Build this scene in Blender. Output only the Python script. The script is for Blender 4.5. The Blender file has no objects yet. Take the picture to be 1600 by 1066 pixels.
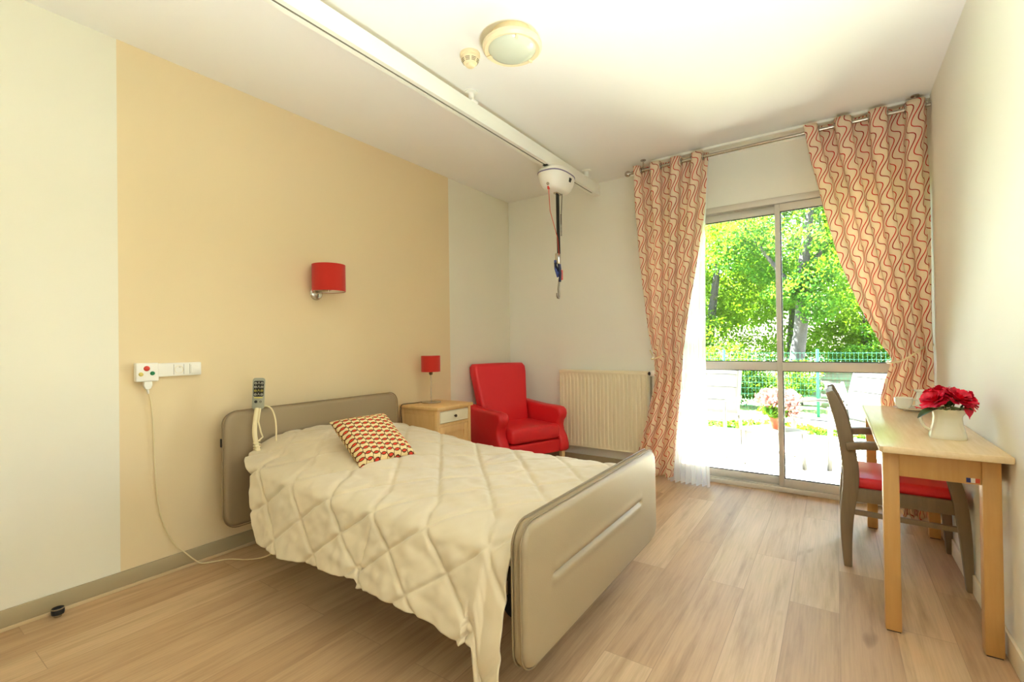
import bpy, bmesh, math, random
import numpy as np
from mathutils import Vector, Matrix, noise
random.seed(7)
rng = np.random.default_rng(11)
SC = bpy.context.scene
COL = SC.collection
PI = math.pi
V = Vector
# ------------------------------------------------------------------ room numbers (metres)
XL, XR, YB, YF, ZC = -2.89, 0.515, 4.169, -1.7, 2.70
# ------------------------------------------------------------------ colour helpers
def s2l(c):
    c = c / 255.0
    return c / 12.92 if c <= 0.04045 else ((c + 0.055) / 1.055) ** 2.4
def rgb(r, g, b):
    return (s2l(r), s2l(g), s2l(b), 1.0)
class NT:
    def __init__(self, name):
        self.m = bpy.data.materials.new(name); self.m.use_nodes = True
        self.t = self.m.node_tree; self.n = self.t.nodes; self.l = self.t.links
        self.p = self.n['Principled BSDF']; self.out = self.n['Material Output']
    def new(self, t, **kw):
        nd = self.n.new(t)
        for k, v in kw.items(): setattr(nd, k, v)
        return nd
    def link(self, a, b): self.l.new(a, b)
    def set(self, nd, key, v):
        if isinstance(v, bpy.types.NodeSocket): self.l.new(v, nd.inputs[key])
        else: nd.inputs[key].default_value = v
    def math(self, op, a, b=None, c=None):
        nd = self.new('ShaderNodeMath', operation=op)
        self.set(nd, 0, a)
        if b is not None: self.set(nd, 1, b)
        if c is not None: self.set(nd, 2, c)
        return nd.outputs[0]
    def mix(self, f, a, b, blend='MIX'):
        nd = self.new('ShaderNodeMix', data_type='RGBA', blend_type=blend)
        self.set(nd, 0, f); self.set(nd, 6, a); self.set(nd, 7, b)
        return nd.outputs[2]
    def ramp(self, f, stops):
        nd = self.new('ShaderNodeValToRGB')
        e = nd.color_ramp.elements
        while len(e) < len(stops): e.new(0.5)
        for i, (pos, c) in enumerate(stops):
            e[i].position = pos; e[i].color = c
        self.set(nd, 0, f)
        return nd.outputs[0]
    def noise(self, vec, scale, detail=3, rough=0.5):
        nd = self.new('ShaderNodeTexNoise')
        if vec is not None: self.link(vec, nd.inputs['Vector'])
        nd.inputs['Scale'].default_value = scale; nd.inputs['Detail'].default_value = detail
        nd.inputs['Roughness'].default_value = rough
        return nd.outputs[0]
    def bump(self, h, strength=0.2, dist=0.01):
        nd = self.new('ShaderNodeBump')
        nd.inputs['Strength'].default_value = strength; nd.inputs['Distance'].default_value = dist
        self.set(nd, 'Height', h); self.link(nd.outputs[0], self.p.inputs['Normal'])
    def obj(self): return self.new('ShaderNodeTexCoord').outputs['Object']
    def uv(self): return self.new('ShaderNodeTexCoord').outputs['UV']
def mat(name, col, rough=0.5, metal=0.0, var=0.0, vscale=6.0, bump=0.0, bscale=80.0, spec=0.5, sheen=0.0, coat=0.0, sss=0.0):
    t = NT(name); p = t.p
    p.inputs['Roughness'].default_value = rough; p.inputs['Metallic'].default_value = metal
    p.inputs['Specular IOR Level'].default_value = spec
    p.inputs['Sheen Weight'].default_value = sheen
    p.inputs['Coat Weight'].default_value = coat
    if var > 0:
        f = t.noise(t.obj(), vscale, 4)
        a = tuple(c * (1 - var) for c in col[:3]) + (1,); b = tuple(min(1, c * (1 + var)) for c in col[:3]) + (1,)
        t.link(t.ramp(f, [(0.3, a), (0.7, b)]), p.inputs['Base Color'])
    else: p.inputs['Base Color'].default_value = col
    if bump > 0: t.bump(t.noise(t.obj(), bscale, 3), bump, 0.004)
    return t.m
def mat_cloth(name, col, trans=0.35, rough=0.9, tcol=None, alpha=1.0):
    t = NT(name)
    t.p.inputs['Base Color'].default_value = col; t.p.inputs['Roughness'].default_value = rough
    t.p.inputs['Specular IOR Level'].default_value = 0.1
    tr = t.new('ShaderNodeBsdfTranslucent'); tr.inputs[0].default_value = tcol or col
    mx = t.new('ShaderNodeMixShader'); mx.inputs[0].default_value = trans
    t.link(t.p.outputs[0], mx.inputs[1]); t.link(tr.outputs[0], mx.inputs[2])
    res = mx.outputs[0]
    if alpha < 1:
        tp = t.new('ShaderNodeBsdfTransparent'); m2 = t.new('ShaderNodeMixShader'); m2.inputs[0].default_value = alpha
        t.link(tp.outputs[0], m2.inputs[1]); t.link(res, m2.inputs[2]); res = m2.outputs[0]
    t.link(res, t.out.inputs[0])
    return t
# ------------------------------------------------------------------ materials
M = {}
def wall_mat():
    t = NT('painted_wall')
    sep = t.new('ShaderNodeSeparateXYZ'); t.link(t.obj(), sep.inputs[0])
    y = sep.outputs[1]
    a = t.math('GREATER_THAN', y, 0.802); b = t.math('LESS_THAN', y, 3.206)
    f = t.math('MULTIPLY', a, b)
    c = t.mix(f, CREAM_L, BEIGE)
    t.link(c, t.p.inputs['Base Color']); t.p.inputs['Roughness'].default_value = 0.65
    t.p.inputs['Specular IOR Level'].default_value = 0.25
    t.bump(t.noise(t.obj(), 120, 3), 0.05, 0.003)
    return t.m
CREAM = rgb(240, 239, 230); CREAM_L = rgb(234, 230, 212); BEIGE = rgb(232, 212, 172); CEIL = rgb(244, 243, 238)
M['wall_l'] = wall_mat()
M['wall'] = mat('cream_wall_paint', CREAM, 0.65, bump=0.05, bscale=120, spec=0.25)
M['ceil'] = mat('white_ceiling_paint', CEIL, 0.8, bump=0.04, bscale=90, spec=0.2)
def floor_mat():
    t = NT('oak_plank_floor')
    mp = t.new('ShaderNodeMapping'); t.link(t.obj(), mp.inputs[0]); mp.inputs['Rotation'].default_value = (0, 0, PI / 2)
    br = t.new('ShaderNodeTexBrick'); t.link(mp.outputs[0], br.inputs['Vector'])
    br.offset = 0.37; br.offset_frequency = 2
    br.inputs['Scale'].default_value = 1.0; br.inputs['Brick Width'].default_value = 1.22; br.inputs['Row Height'].default_value = 0.185
    br.inputs['Mortar Size'].default_value = 0.0012; br.inputs['Mortar Smooth'].default_value = 0.1; br.inputs['Bias'].default_value = 0.0
    br.inputs['Color1'].default_value = (0, 0, 0, 1); br.inputs['Color2'].default_value = (1, 1, 1, 1); br.inputs['Mortar'].default_value = (0.5, 0.5, 0.5, 1)
    plank = t.ramp(br.outputs['Color'], [(0.0, rgb(184, 150, 112)), (0.5, rgb(194, 160, 121)), (1.0, rgb(206, 174, 135))])
    # grain: per-plank offset, stretched along the plank
    bw = t.new('ShaderNodeRGBToBW'); t.link(br.outputs['Color'], bw.inputs[0])
    off = t.new('ShaderNodeCombineXYZ'); t.link(t.math('MULTIPLY', bw.outputs[0], 37.0), off.inputs[0])
    add = t.new('ShaderNodeVectorMath', operation='ADD'); t.link(t.obj(), add.inputs[0]); t.link(off.outputs[0], add.inputs[1])
    m2 = t.new('ShaderNodeMapping'); t.link(add.outputs[0], m2.inputs[0]); m2.inputs['Scale'].default_value = (9, 0.75, 1)
    n1 = t.noise(m2.outputs[0], 2.2, 6, 0.62)
    m3 = t.new('ShaderNodeMapping'); t.link(add.outputs[0], m3.inputs[0]); m3.inputs['Scale'].default_value = (70, 1.6, 1)
    n2 = t.noise(m3.outputs[0], 2.0, 3, 0.6)
    m4 = t.new('ShaderNodeMapping'); t.link(add.outputs[0], m4.inputs[0]); m4.inputs['Scale'].default_value = (5.5, 1.7, 1)
    n3 = t.noise(m4.outputs[0], 1.6, 2, 0.5)
    g1 = t.ramp(n1, [(0.28, (0.72, 0.68, 0.62, 1)), (0.52, (1, 1, 1, 1)), (0.8, (1.1, 1.08, 1.05, 1))])
    g2 = t.ramp(n2, [(0.3, (0.88, 0.87, 0.85, 1)), (0.65, (1.03, 1.03, 1.03, 1))])
    knot = t.ramp(n3, [(0.70, (1, 1, 1, 1)), (0.80, (0.62, 0.55, 0.47, 1))])
    c = t.mix(1.0, plank, g1, 'MULTIPLY'); c = t.mix(1.0, c, g2, 'MULTIPLY'); c = t.mix(1.0, c, knot, 'MULTIPLY')
    c = t.mix(t.math('MULTIPLY', br.outputs['Fac'], 0.35), c, rgb(110, 88, 66))
    t.link(c, t.p.inputs['Base Color'])
    t.link(t.math('MULTIPLY_ADD', n2, 0.12, 0.46), t.p.inputs['Roughness'])
    t.p.inputs['Specular IOR Level'].default_value = 0.42
    t.bump(n2, 0.04, 0.002)
    return t.m
M['floor'] = floor_mat()
M['base'] = mat('taupe_baseboard', rgb(172, 156, 122), 0.5)
M['base_lip'] = mat('pale_sealing_strip', rgb(205, 180, 140), 0.5)
M['base_r'] = mat('cream_baseboard', rgb(232, 220, 192), 0.5)
M['alu'] = mat('light_aluminium', rgb(214, 208, 200), 0.4, 0.1)
M['alu_sh'] = mat('brushed_aluminium', rgb(196, 192, 186), 0.38, 0.35)
M['rubber'] = mat('black_rubber', rgb(28, 26, 26), 0.6)
def glass_mat():
    t = NT('window_glass')
    tp = t.new('ShaderNodeBsdfTransparent'); tp.inputs[0].default_value = (0.95, 0.98, 0.96, 1)
    gl = t.new('ShaderNodeBsdfGlossy'); gl.inputs['Roughness'].default_value = 0.02
    fr = t.new('ShaderNodeFresnel'); fr.inputs[0].default_value = 1.45
    mx = t.new('ShaderNodeMixShader'); t.link(fr.outputs[0], mx.inputs[0]); t.link(tp.outputs[0], mx.inputs[1]); t.link(gl.outputs[0], mx.inputs[2])
    t.link(mx.outputs[0], t.out.inputs[0]); return t.m
M['glass'] = glass_mat()
def curtain_mat():
    t = mat_cloth('wavy_striped_curtain', (1, 1, 1, 1), 0.42)
    sp = t.new('ShaderNodeSeparateXYZ'); t.link(t.uv(), sp.inputs[0])
    u, v = sp.outputs[0], sp.outputs[1]
    P, LAM, K, A = 0.037, 0.178, -4.6, 0.72
    ph = t.math('ADD', t.math('MULTIPLY', v, 2 * PI / LAM), t.math('MULTIPLY', u, 2 * PI * K))
    s = t.math('ADD', t.math('MULTIPLY', u, 1 / P), t.math('MULTIPLY', t.math('SINE', ph), A))
    fr = t.math('FRACT', s)
    d = t.math('ABSOLUTE', t.math('SUBTRACT', fr, 0.5))
    dens = t.math('MULTIPLY_ADD', t.math('COSINE', ph), A * 2 * PI * K, 1 / P)
    slope = t.math('MULTIPLY', t.math('COSINE', ph), A * 2 * PI / LAM)
    grad = t.math('SQRT', t.math('ADD', t.math('MULTIPLY', dens, dens), t.math('MULTIPLY', slope, slope)))
    ln = t.math('LESS_THAN', t.math('DIVIDE', d, grad), 0.0029)
    par = t.math('LESS_THAN', t.math('FRACT', t.math('MULTIPLY', t.math('FLOOR', s), 0.5)), 0.25)
    red = t.mix(par, rgb(212, 44, 42), rgb(176, 36, 34))
    weave = t.ramp(t.noise(t.obj(), 400, 2), [(0.3, rgb(240, 222, 196)), (0.7, rgb(250, 236, 214))])
    c = t.mix(ln, weave, red)
    t.link(c, t.p.inputs['Base Color'])
    for nd in t.n:
        if nd.type == 'BSDF_TRANSLUCENT': t.link(t.mix(0.15, c, (0.95, 0.72, 0.52, 1)), nd.inputs[0])
    return t.m
M['curtain'] = curtain_mat()
M['sheer'] = mat_cloth('white_voile', (0.93, 0.93, 0.94, 1), 0.5, alpha=0.78).m
M['chrome'] = mat('brushed_nickel', rgb(190, 180, 165), 0.25, 0.95)
M['steel'] = mat('polished_steel', rgb(215, 210, 200), 0.18, 1.0)
M['hook'] = mat('grey_hook_steel', rgb(150, 142, 125), 0.35, 0.8)
M['white_pl'] = mat('white_plastic', rgb(242, 240, 230), 0.35)
M['rail'] = mat('white_powder_coat', rgb(240, 240, 228), 0.35)
M['cream_pl'] = mat('yellowed_cream_plastic', rgb(240, 222, 180), 0.4)
M['frost'] = mat('frosted_glass_shade', rgb(205, 212, 190), 0.22)
M['slot'] = mat('grey_rail_slot', rgb(120, 116, 98), 0.6)
M['dark'] = mat('dark_gap', rgb(22, 20, 16), 0.8)
M['black'] = mat('black_webbing', rgb(30, 26, 20), 0.75, bump=0.2, bscale=300)
M['purple'] = mat('lilac_plastic_trim', rgb(128, 118, 150), 0.4)
M['blue_pl'] = mat('blue_nylon', rgb(70, 84, 150), 0.6)
M['navy'] = mat('navy_nylon', rgb(28, 30, 62), 0.6)
M['red_pl'] = mat('red_plastic', rgb(214, 66, 48), 0.4)
M['green_pl'] = mat('green_plastic', rgb(26, 128, 76), 0.4)
M['yellow_pl'] = mat('yellow_plastic', rgb(226, 208, 110), 0.4)
M['shade'] = mat('red_fabric_lampshade', rgb(196, 48, 36), 0.85, bump=0.15, bscale=500, sheen=0.2, spec=0.2)
M['shade_in'] = mat('white_shade_lining', rgb(240, 226, 205), 0.8)
def wood_mat(name, c1, c2, axis=(1, 1, 12), rough=0.45):
    t = NT(name)
    mp = t.new('ShaderNodeMapping'); t.link(t.obj(), mp.inputs[0]); mp.inputs['Scale'].default_value = axis
    n1 = t.noise(mp.outputs[0], 3.0, 5, 0.6)
    t.link(t.ramp(n1, [(0.3, c1), (0.7, c2)]), t.p.inputs['Base Color'])
    t.p.inputs['Roughness'].default_value = rough; t.bump(n1, 0.03, 0.002)
    return t.m
M['beech'] = wood_mat('beech_veneer', rgb(196, 148, 84), rgb(206, 160, 96), (14, 14, 1.2))
M['beech_top'] = wood_mat('pale_beech_laminate', rgb(222, 194, 150), rgb(232, 206, 164), (20, 1.5, 20), 0.22)
M['night'] = wood_mat('honey_beech_veneer', rgb(222, 180, 118), rgb(231, 192, 132), (12, 12, 1.2), 0.5)
M['night_white'] = mat('cream_lacquer', rgb(240, 232, 205), 0.45)
M['knob'] = mat('dark_bronze_knob', rgb(88, 70, 46), 0.3, 0.8)
M['taupe_wood'] = wood_mat('taupe_stained_wood', rgb(124, 106, 82), rgb(138, 118, 92), (14, 14, 1.5), 0.5)
M['leg_wood'] = mat('pale_wood_leg', rgb(226, 196, 140), 0.5, var=0.05)
M['vinyl'] = mat('taupe_upholstery_vinyl', rgb(158, 139, 108), 0.5, bump=0.08, bscale=220, spec=0.35)
M['vinyl_edge'] = mat('taupe_upholstery_seam', rgb(138, 118, 86), 0.55)
M['red_vinyl'] = mat('red_upholstery_vinyl', rgb(222, 38, 46), 0.42, bump=0.05, bscale=220, spec=0.45)
M['spread'] = mat('cream_satin_quilt', rgb(212, 196, 164), 0.55, bump=0.06, bscale=300, sheen=0.3, spec=0.35)
M['mattress'] = mat('white_mattress_ticking', rgb(225, 220, 205), 0.9)
M['steel_dark'] = mat('dark_bed_steel', rgb(60, 54, 46), 0.5, 0.4)
def cushion_mat():
    t = NT('overlapping_circle_print')
    sp = t.new('ShaderNodeSeparateXYZ'); t.link(t.uv(), sp.inputs[0])
    u, v = sp.outputs[0], sp.outputs[1]
    p, q, R = 0.041, 0.031, 0.0222
    uc = t.math('MULTIPLY', u, 1 / p); ic = t.math('FLOOR', uc)
    ax = t.math('MULTIPLY', t.math('SUBTRACT', t.math('FRACT', uc), 0.5), p)
    off = t.math('FRACT', t.math('MULTIPLY', ic, 0.41))
    bv = t.math('SUBTRACT', t.math('FRACT', t.math('ADD', t.math('MULTIPLY', v, 1 / q), off)), 0.5)
    def rad(k):
        y = t.math('MULTIPLY', t.math('SUBTRACT', bv, k), q)
        return t.math('SQRT', t.math('ADD', t.math('MULTIPLY', ax, ax), t.math('MULTIPLY', y, y)))
    r0, rp, rm = rad(0.0), rad(1.0), rad(-1.0)
    lens = t.math('MULTIPLY', t.math('LESS_THAN', r0, R), t.math('LESS_THAN', t.math('MINIMUM', rp, rm), R))
    def isring(r): return t.math('LESS_THAN', t.math('ABSOLUTE', t.math('SUBTRACT', r, R)), 0.0021)
    rings = t.math('MAXIMUM', isring(r0), t.math('MAXIMUM', isring(rp), isring(rm)))
    c = t.mix(t.math('LESS_THAN', r0, R), rgb(236, 204, 160), rgb(222, 196, 142))
    c = t.mix(lens, c, rgb(216, 62, 42))
    c = t.mix(rings, c, rgb(96, 52, 26))
    t.link(c, t.p.inputs['Base Color']); t.p.inputs['Roughness'].default_value = 0.9
    t.p.inputs['Specular IOR Level'].default_value = 0.15
    return t.m
M['cushion'] = cushion_mat()
M['handset'] = mat('grey_green_plastic', rgb(162, 162, 142), 0.45)
M['key_black'] = mat('black_keypad', rgb(24, 22, 12), 0.4)
M['key_white'] = mat('pale_key_symbol', rgb(225, 222, 200), 0.5)
M['key_yellow'] = mat('yellow_key_symbol', rgb(228, 214, 90), 0.5)
M['cable'] = mat('ivory_cable', rgb(232, 216, 172), 0.5)
M['cable_dark'] = mat('dark_brown_cable', rgb(60, 44, 26), 0.5)
M['rad'] = mat('cream_radiator_enamel', rgb(236, 226, 196), 0.4)
M['porcelain'] = mat('white_porcelain', rgb(240, 238, 226), 0.15, coat=0.4)
M['jug'] = mat('ivory_glazed_ceramic', rgb(232, 226, 204), 0.18, coat=0.4)
M['rose'] = mat('crimson_petal', rgb(226, 16, 58), 0.5, var=0.25, vscale=25)
M['leaf_d'] = mat('dark_rose_leaf', rgb(70, 92, 44), 0.5, var=0.3, vscale=40)
M['stem'] = mat('green_stem', rgb(96, 112, 52), 0.6)
M['flag_b'] = mat('blue_sticker', rgb(44, 52, 110), 0.4); M['flag_w'] = mat('white_sticker', rgb(232, 228, 215), 0.4); M['flag_r'] = mat('red_sticker', rgb(208, 78, 48), 0.4)
# outdoors
M['terrace'] = mat('pale_concrete_terrace', rgb(206, 196, 178), 0.85, var=0.05, vscale=3, bump=0.1, bscale=60)
M['facade'] = mat('cream_render_facade', rgb(232, 226, 210), 0.9)
M['lawn'] = mat('sunlit_lawn', rgb(64, 84, 26), 0.9, var=0.3, vscale=3)
M['grass'] = mat('grass_blade', rgb(128, 160, 60), 0.8)
def leaf_mat(name, ca, cb, cc):
    t = NT(name)
    g = t.new('ShaderNodeNewGeometry')
    c = t.ramp(g.outputs['Random Per Island'], [(0.0, ca), (0.55, cb), (1.0, cc)])
    t.link(c, t.p.inputs['Base Color']); t.p.inputs['Roughness'].default_value = 0.7; t.p.inputs['Specular IOR Level'].default_value = 0.08
    tr = t.new('ShaderNodeBsdfTranslucent'); t.link(t.mix(0.6, c, rgb(100, 132, 12)), tr.inputs[0])
    mx = t.new('ShaderNodeMixShader'); mx.inputs[0].default_value = 0.5
    t.link(t.p.outputs[0], mx.inputs[1]); t.link(tr.outputs[0], mx.inputs[2]); t.link(mx.outputs[0], t.out.inputs[0])
    return t.m
M['leaf1'] = leaf_mat('bright_spring_leaf', rgb(44, 72, 6), rgb(68, 98, 12), rgb(98, 124, 28))
M['leaf2'] = leaf_mat('mid_green_leaf', rgb(26, 64, 12), rgb(42, 86, 20), rgb(70, 106, 36))
M['leaf3'] = leaf_mat('hedge_leaf', rgb(26, 54, 14), rgb(42, 74, 20), rgb(70, 98, 34))
M['bark'] = mat('grey_bark', rgb(46, 43, 42), 0.9, var=0.25, vscale=14, bump=0.6, bscale=30)
M['fence'] = mat('green_fence_paint', rgb(14, 92, 80), 0.5)
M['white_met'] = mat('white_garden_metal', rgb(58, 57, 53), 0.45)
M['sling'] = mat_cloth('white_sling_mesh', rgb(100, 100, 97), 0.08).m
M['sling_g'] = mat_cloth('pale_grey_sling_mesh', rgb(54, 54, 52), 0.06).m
M['terracotta'] = mat('terracotta_pot', rgb(140, 62, 34), 0.8)
M['pinkfl'] = mat('pale_pink_blossom', rgb(150, 104, 98), 0.7, var=0.1, vscale=30)
M['shed'] = mat('white_painted_boards', rgb(84, 80, 72), 0.7)
def stripe_mat():
    t = NT('blue_striped_canvas'); sp = t.new('ShaderNodeSeparateXYZ'); t.link(t.uv(), sp.inputs[0])
    f = t.math('LESS_THAN', t.math('FRACT', t.math('MULTIPLY', sp.outputs[0], 5.0)), 0.55)
    t.link(t.mix(f, rgb(228, 230, 232), rgb(60, 84, 112)), t.p.inputs['Base Color']); t.p.inputs['Roughness'].default_value = 0.9
    return t.m
M['stripe'] = stripe_mat()
# ------------------------------------------------------------------ mesh helpers
WM = {}
def bmn():
    b = bmesh.new(); b.loops.layers.uv.verify(); return b
def merge(dst, src, mtx=None):
    me = bpy.data.meshes.new('tmp'); src.to_mesh(me); src.free()
    if mtx is not None: me.transform(mtx)
    dst.from_mesh(me); bpy.data.meshes.remove(me); return dst
def box(bm, lo, hi, bev=0.0, seg=2, mtx=None):
    b = bmn(); bmesh.ops.create_cube(b, size=1.0)
    for v in b.verts:
        v.co = V([lo[i] + (v.co[i] + 0.5) * (hi[i] - lo[i]) for i in range(3)])
    if bev > 0:
        bmesh.ops.bevel(b, geom=list(b.edges), offset=bev, segments=seg, profile=0.5, affect='EDGES', clamp_overlap=True)
    return merge(bm, b, mtx)
def extrude(bm, pts, axis, a, bnd, bev=0.0, seg=2, mtx=None):
    """closed outline pts (2d) pushed along axis from a to bnd; axis 'x': pts=(y,z); 'y': pts=(x,z); 'z': pts=(x,y)"""
    b = bmn()
    def mk(p, h):
        return {'x': (h, p[0], p[1]), 'y': (p[0], h, p[1]), 'z': (p[0], p[1], h)}[axis]
    A = [b.verts.new(mk(p, a)) for p in pts]; B = [b.verts.new(mk(p, bnd)) for p in pts]
    n = len(pts)
    b.faces.new(A); b.faces.new(B[::-1])
    for i in range(n): b.faces.new((A[i], B[i], B[(i + 1) % n], A[(i + 1) % n]))
    bmesh.ops.recalc_face_normals(b, faces=b.faces)
    if bev > 0:
        ed = [e for e in b.edges if len(e.link_faces) == 2 and (len(e.link_faces[0].verts) > 4 or len(e.link_faces[1].verts) > 4 or e.calc_face_angle(0) > 0.9)]
        bmesh.ops.bevel(b, geom=ed, offset=bev, segments=seg, profile=0.5, affect='EDGES', clamp_overlap=True)
    return merge(bm, b, mtx)
def frames(pts):
    pts = [V(p) for p in pts]; n = len(pts); T = []
    for i in range(n):
        t = pts[min(i + 1, n - 1)] - pts[max(i - 1, 0)]
        T.append(t.normalized() if t.length > 1e-9 else V((0, 0, 1)))
    up = V((0, 0, 1)) if abs(T[0].z) < 0.9 else V((1, 0, 0))
    N = [(up - T[0] * up.dot(T[0])).normalized()]
    for i in range(1, n):
        v = N[-1] - T[i] * N[-1].dot(T[i]); N.append(v.normalized() if v.length > 1e-6 else N[-1])
    return pts, T, N
def tube(bm, pts, r, n=10, cap=True):
    pts, T, N = frames(pts); R = r if isinstance(r, (list, tuple)) else [r] * len(pts)
    rings = []
    for p, t, nn, rr in zip(pts, T, N, R):
        b = t.cross(nn)
        rings.append([bm.verts.new(p + (nn * math.cos(2 * PI * k / n) + b * math.sin(2 * PI * k / n)) * rr) for k in range(n)])
    for i in range(len(rings) - 1):
        for k in range(n):
            bm.faces.new((rings[i][k], rings[i][(k + 1) % n], rings[i + 1][(k + 1) % n], rings[i + 1][k]))
    if cap:
        bm.faces.new(rings[0][::-1]); bm.faces.new(rings[-1])
    return bm
def bar(bm, pts, w, d, side=(0, 1, 0), bev=0.004):
    """rectangular section swept along pts: w along `side`, d across it (each may be a list)"""
    b = bmn(); pts = [V(p) for p in pts]; s = V(side).normalized(); n = len(pts)
    Wl = w if isinstance(w, (list, tuple)) else [w] * n; Dl = d if isinstance(d, (list, tuple)) else [d] * n
    rings = []
    for i in range(n):
        t = (pts[min(i + 1, n - 1)] - pts[max(i - 1, 0)]).normalized(); q = t.cross(s).normalized()
        rings.append([b.verts.new(pts[i] + s * sx * Wl[i] / 2 + q * sy * Dl[i] / 2) for sx, sy in ((-1, -1), (1, -1), (1, 1), (-1, 1))])
    for i in range(n - 1):
        for k in range(4): b.faces.new((rings[i][k], rings[i][(k + 1) % 4], rings[i + 1][(k + 1) % 4], rings[i + 1][k]))
    b.faces.new(rings[0][::-1]); b.faces.new(rings[-1])
    bmesh.ops.recalc_face_normals(b, faces=b.faces)
    if bev > 0:
        ed = [e for e in b.edges if e.calc_face_angle(0) > 0.9]
        bmesh.ops.bevel(b, geom=ed, offset=bev, segments=2, profile=0.5, affect='EDGES', clamp_overlap=True)
    return merge(bm, b)
def lathe(bm, prof, c=(0, 0, 0), n=32, mtx=None, close=True):
    b = bmn(); rings = []
    for r, z in prof:
        if r < 1e-6: rings.append([b.verts.new((0, 0, z))])
        else: rings.append([b.verts.new((r * math.cos(2 * PI * k / n), r * math.sin(2 * PI * k / n), z)) for k in range(n)])
    for i in range(len(rings) - 1):
        a, d = rings[i], rings[i + 1]
        for k in range(n):
            k2 = (k + 1) % n
            if len(a) == 1 and len(d) == 1: continue
            if len(a) == 1: b.faces.new((a[0], d[k2], d[k]))
            elif len(d) == 1: b.faces.new((a[k], a[k2], d[0]))
            else: b.faces.new((a[k], a[k2], d[k2], d[k]))
    bmesh.ops.recalc_face_normals(b, faces=b.faces)
    return merge(bm, b, Matrix.Translation(c) @ (mtx or Matrix.Identity(4)))
RX = lambda a: Matrix.Rotation(a, 4, 'X')
RY = lambda a: Matrix.Rotation(a, 4, 'Y')
RZ = lambda a: Matrix.Rotation(a, 4, 'Z')
TR = Matrix.Translation
def grid(bm, f, nu, nv, uvf=None, mtx=None):
    uvl = bm.loops.layers.uv.verify()
    vs = [[None] * (nv + 1) for _ in range(nu + 1)]
    for i in range(nu + 1):
        for j in range(nv + 1):
            co = V(f(i / nu, j / nv)); vs[i][j] = bm.verts.new(mtx @ co if mtx else co)
    for i in range(nu):
        for j in range(nv):
            fc = bm.faces.new((vs[i][j], vs[i + 1][j], vs[i + 1][j + 1], vs[i][j + 1]))
            if uvf:
                for lp, (a, b) in zip(fc.loops, ((i, j), (i + 1, j), (i + 1, j + 1), (i, j + 1))):
                    lp[uvl].uv = uvf(a / nu, b / nv)
    return vs
def rrect(w, h, r, n=6):
    pts = []
    for cx, cy, a0 in ((w / 2 - r, h / 2 - r, 0), (-w / 2 + r, h / 2 - r, PI / 2), (-w / 2 + r, -h / 2 + r, PI), (w / 2 - r, -h / 2 + r, 1.5 * PI)):
        for k in range(n + 1):
            a = a0 + k / n * PI / 2; pts.append((cx + r * math.cos(a), cy + r * math.sin(a)))
    return pts
def sm(a, b, x):
    t = max(0.0, min(1.0, (x - a) / (b - a))); return t * t * (3 - 2 * t)
def interp(x, tab):
    if x <= tab[0][0]: return tab[0][1]
    for (a, va), (b, vb) in zip(tab, tab[1:]):
        if x <= b:
            t = (x - a) / (b - a); return va + (vb - va) * t
    return tab[-1][1]
def obj(name, bm, m, parent=None, angle=40, smooth=True, recalc=False, local=False):
    if recalc: bmesh.ops.recalc_face_normals(bm, faces=bm.faces)
    me = bpy.data.meshes.new(name)
    if parent is not None and not local: bm.transform(WM[parent.name].inverted())
    bm.to_mesh(me); bm.free()
    me.materials.append(m if not isinstance(m, str) else M[m])
    if smooth:
        me.polygons.foreach_set('use_smooth', [True] * len(me.polygons)); me.set_sharp_from_angle(angle=math.radians(angle))
    o = bpy.data.objects.new(name, me); COL.objects.link(o)
    if parent is not None:
        o.parent = parent; WM[o.name] = WM[parent.name]
    else: WM[o.name] = Matrix.Identity(4)
    return o
def thing(name, label, cat, loc=(0, 0, 0), rz=0.0, group=None):
    o = bpy.data.objects.new(name, None); COL.objects.link(o); o.empty_display_size = 0.1
    o.location = loc; o.rotation_euler = (0, 0, rz); WM[o.name] = TR(loc) @ RZ(rz)
    return tag(o, label, cat, group)
def tag(o, label, cat, group=None, kind=None):
    o['label'] = label; o['category'] = cat
    if group: o['group'] = group
    if kind: o['kind'] = kind
    return o
def struct(o):
    o['kind'] = 'structure'; return o
def copy_tree(o, parent=None):
    c = o.copy(); COL.objects.link(c)
    if parent is not None: c.parent = parent
    for ch in list(o.children): copy_tree(ch, c)
    return c
def npmesh(name, verts, faces, m, parent=None, loc=None):
    """large quad soups"""
    me = bpy.data.meshes.new(name)
    v = np.asarray(verts, np.float32)
    if parent is not None:
        inv = np.array(WM[parent.name].inverted()); v = v @ inv[:3, :3].T + inv[:3, 3]
    f = np.asarray(faces, np.int32)
    me.vertices.add(len(v)); me.vertices.foreach_set('co', v.astype(np.float32).ravel())
    me.loops.add(f.size); me.loops.foreach_set('vertex_index', f.ravel())
    me.polygons.add(len(f)); me.polygons.foreach_set('loop_start', np.arange(len(f), dtype=np.int32) * f.shape[1])
    me.update(); me.validate()
    me.materials.append(M[m])
    o = bpy.data.objects.new(name, me); COL.objects.link(o)
    if parent is not None: o.parent = parent; WM[o.name] = WM[parent.name]
    else: WM[o.name] = Matrix.Identity(4)
    return o
SKY, SUN, FILL, EXPO = 0.5, 56.0, 10.0, 2.46  # sky and sun strength, power of the added fill light, exposure
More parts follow.
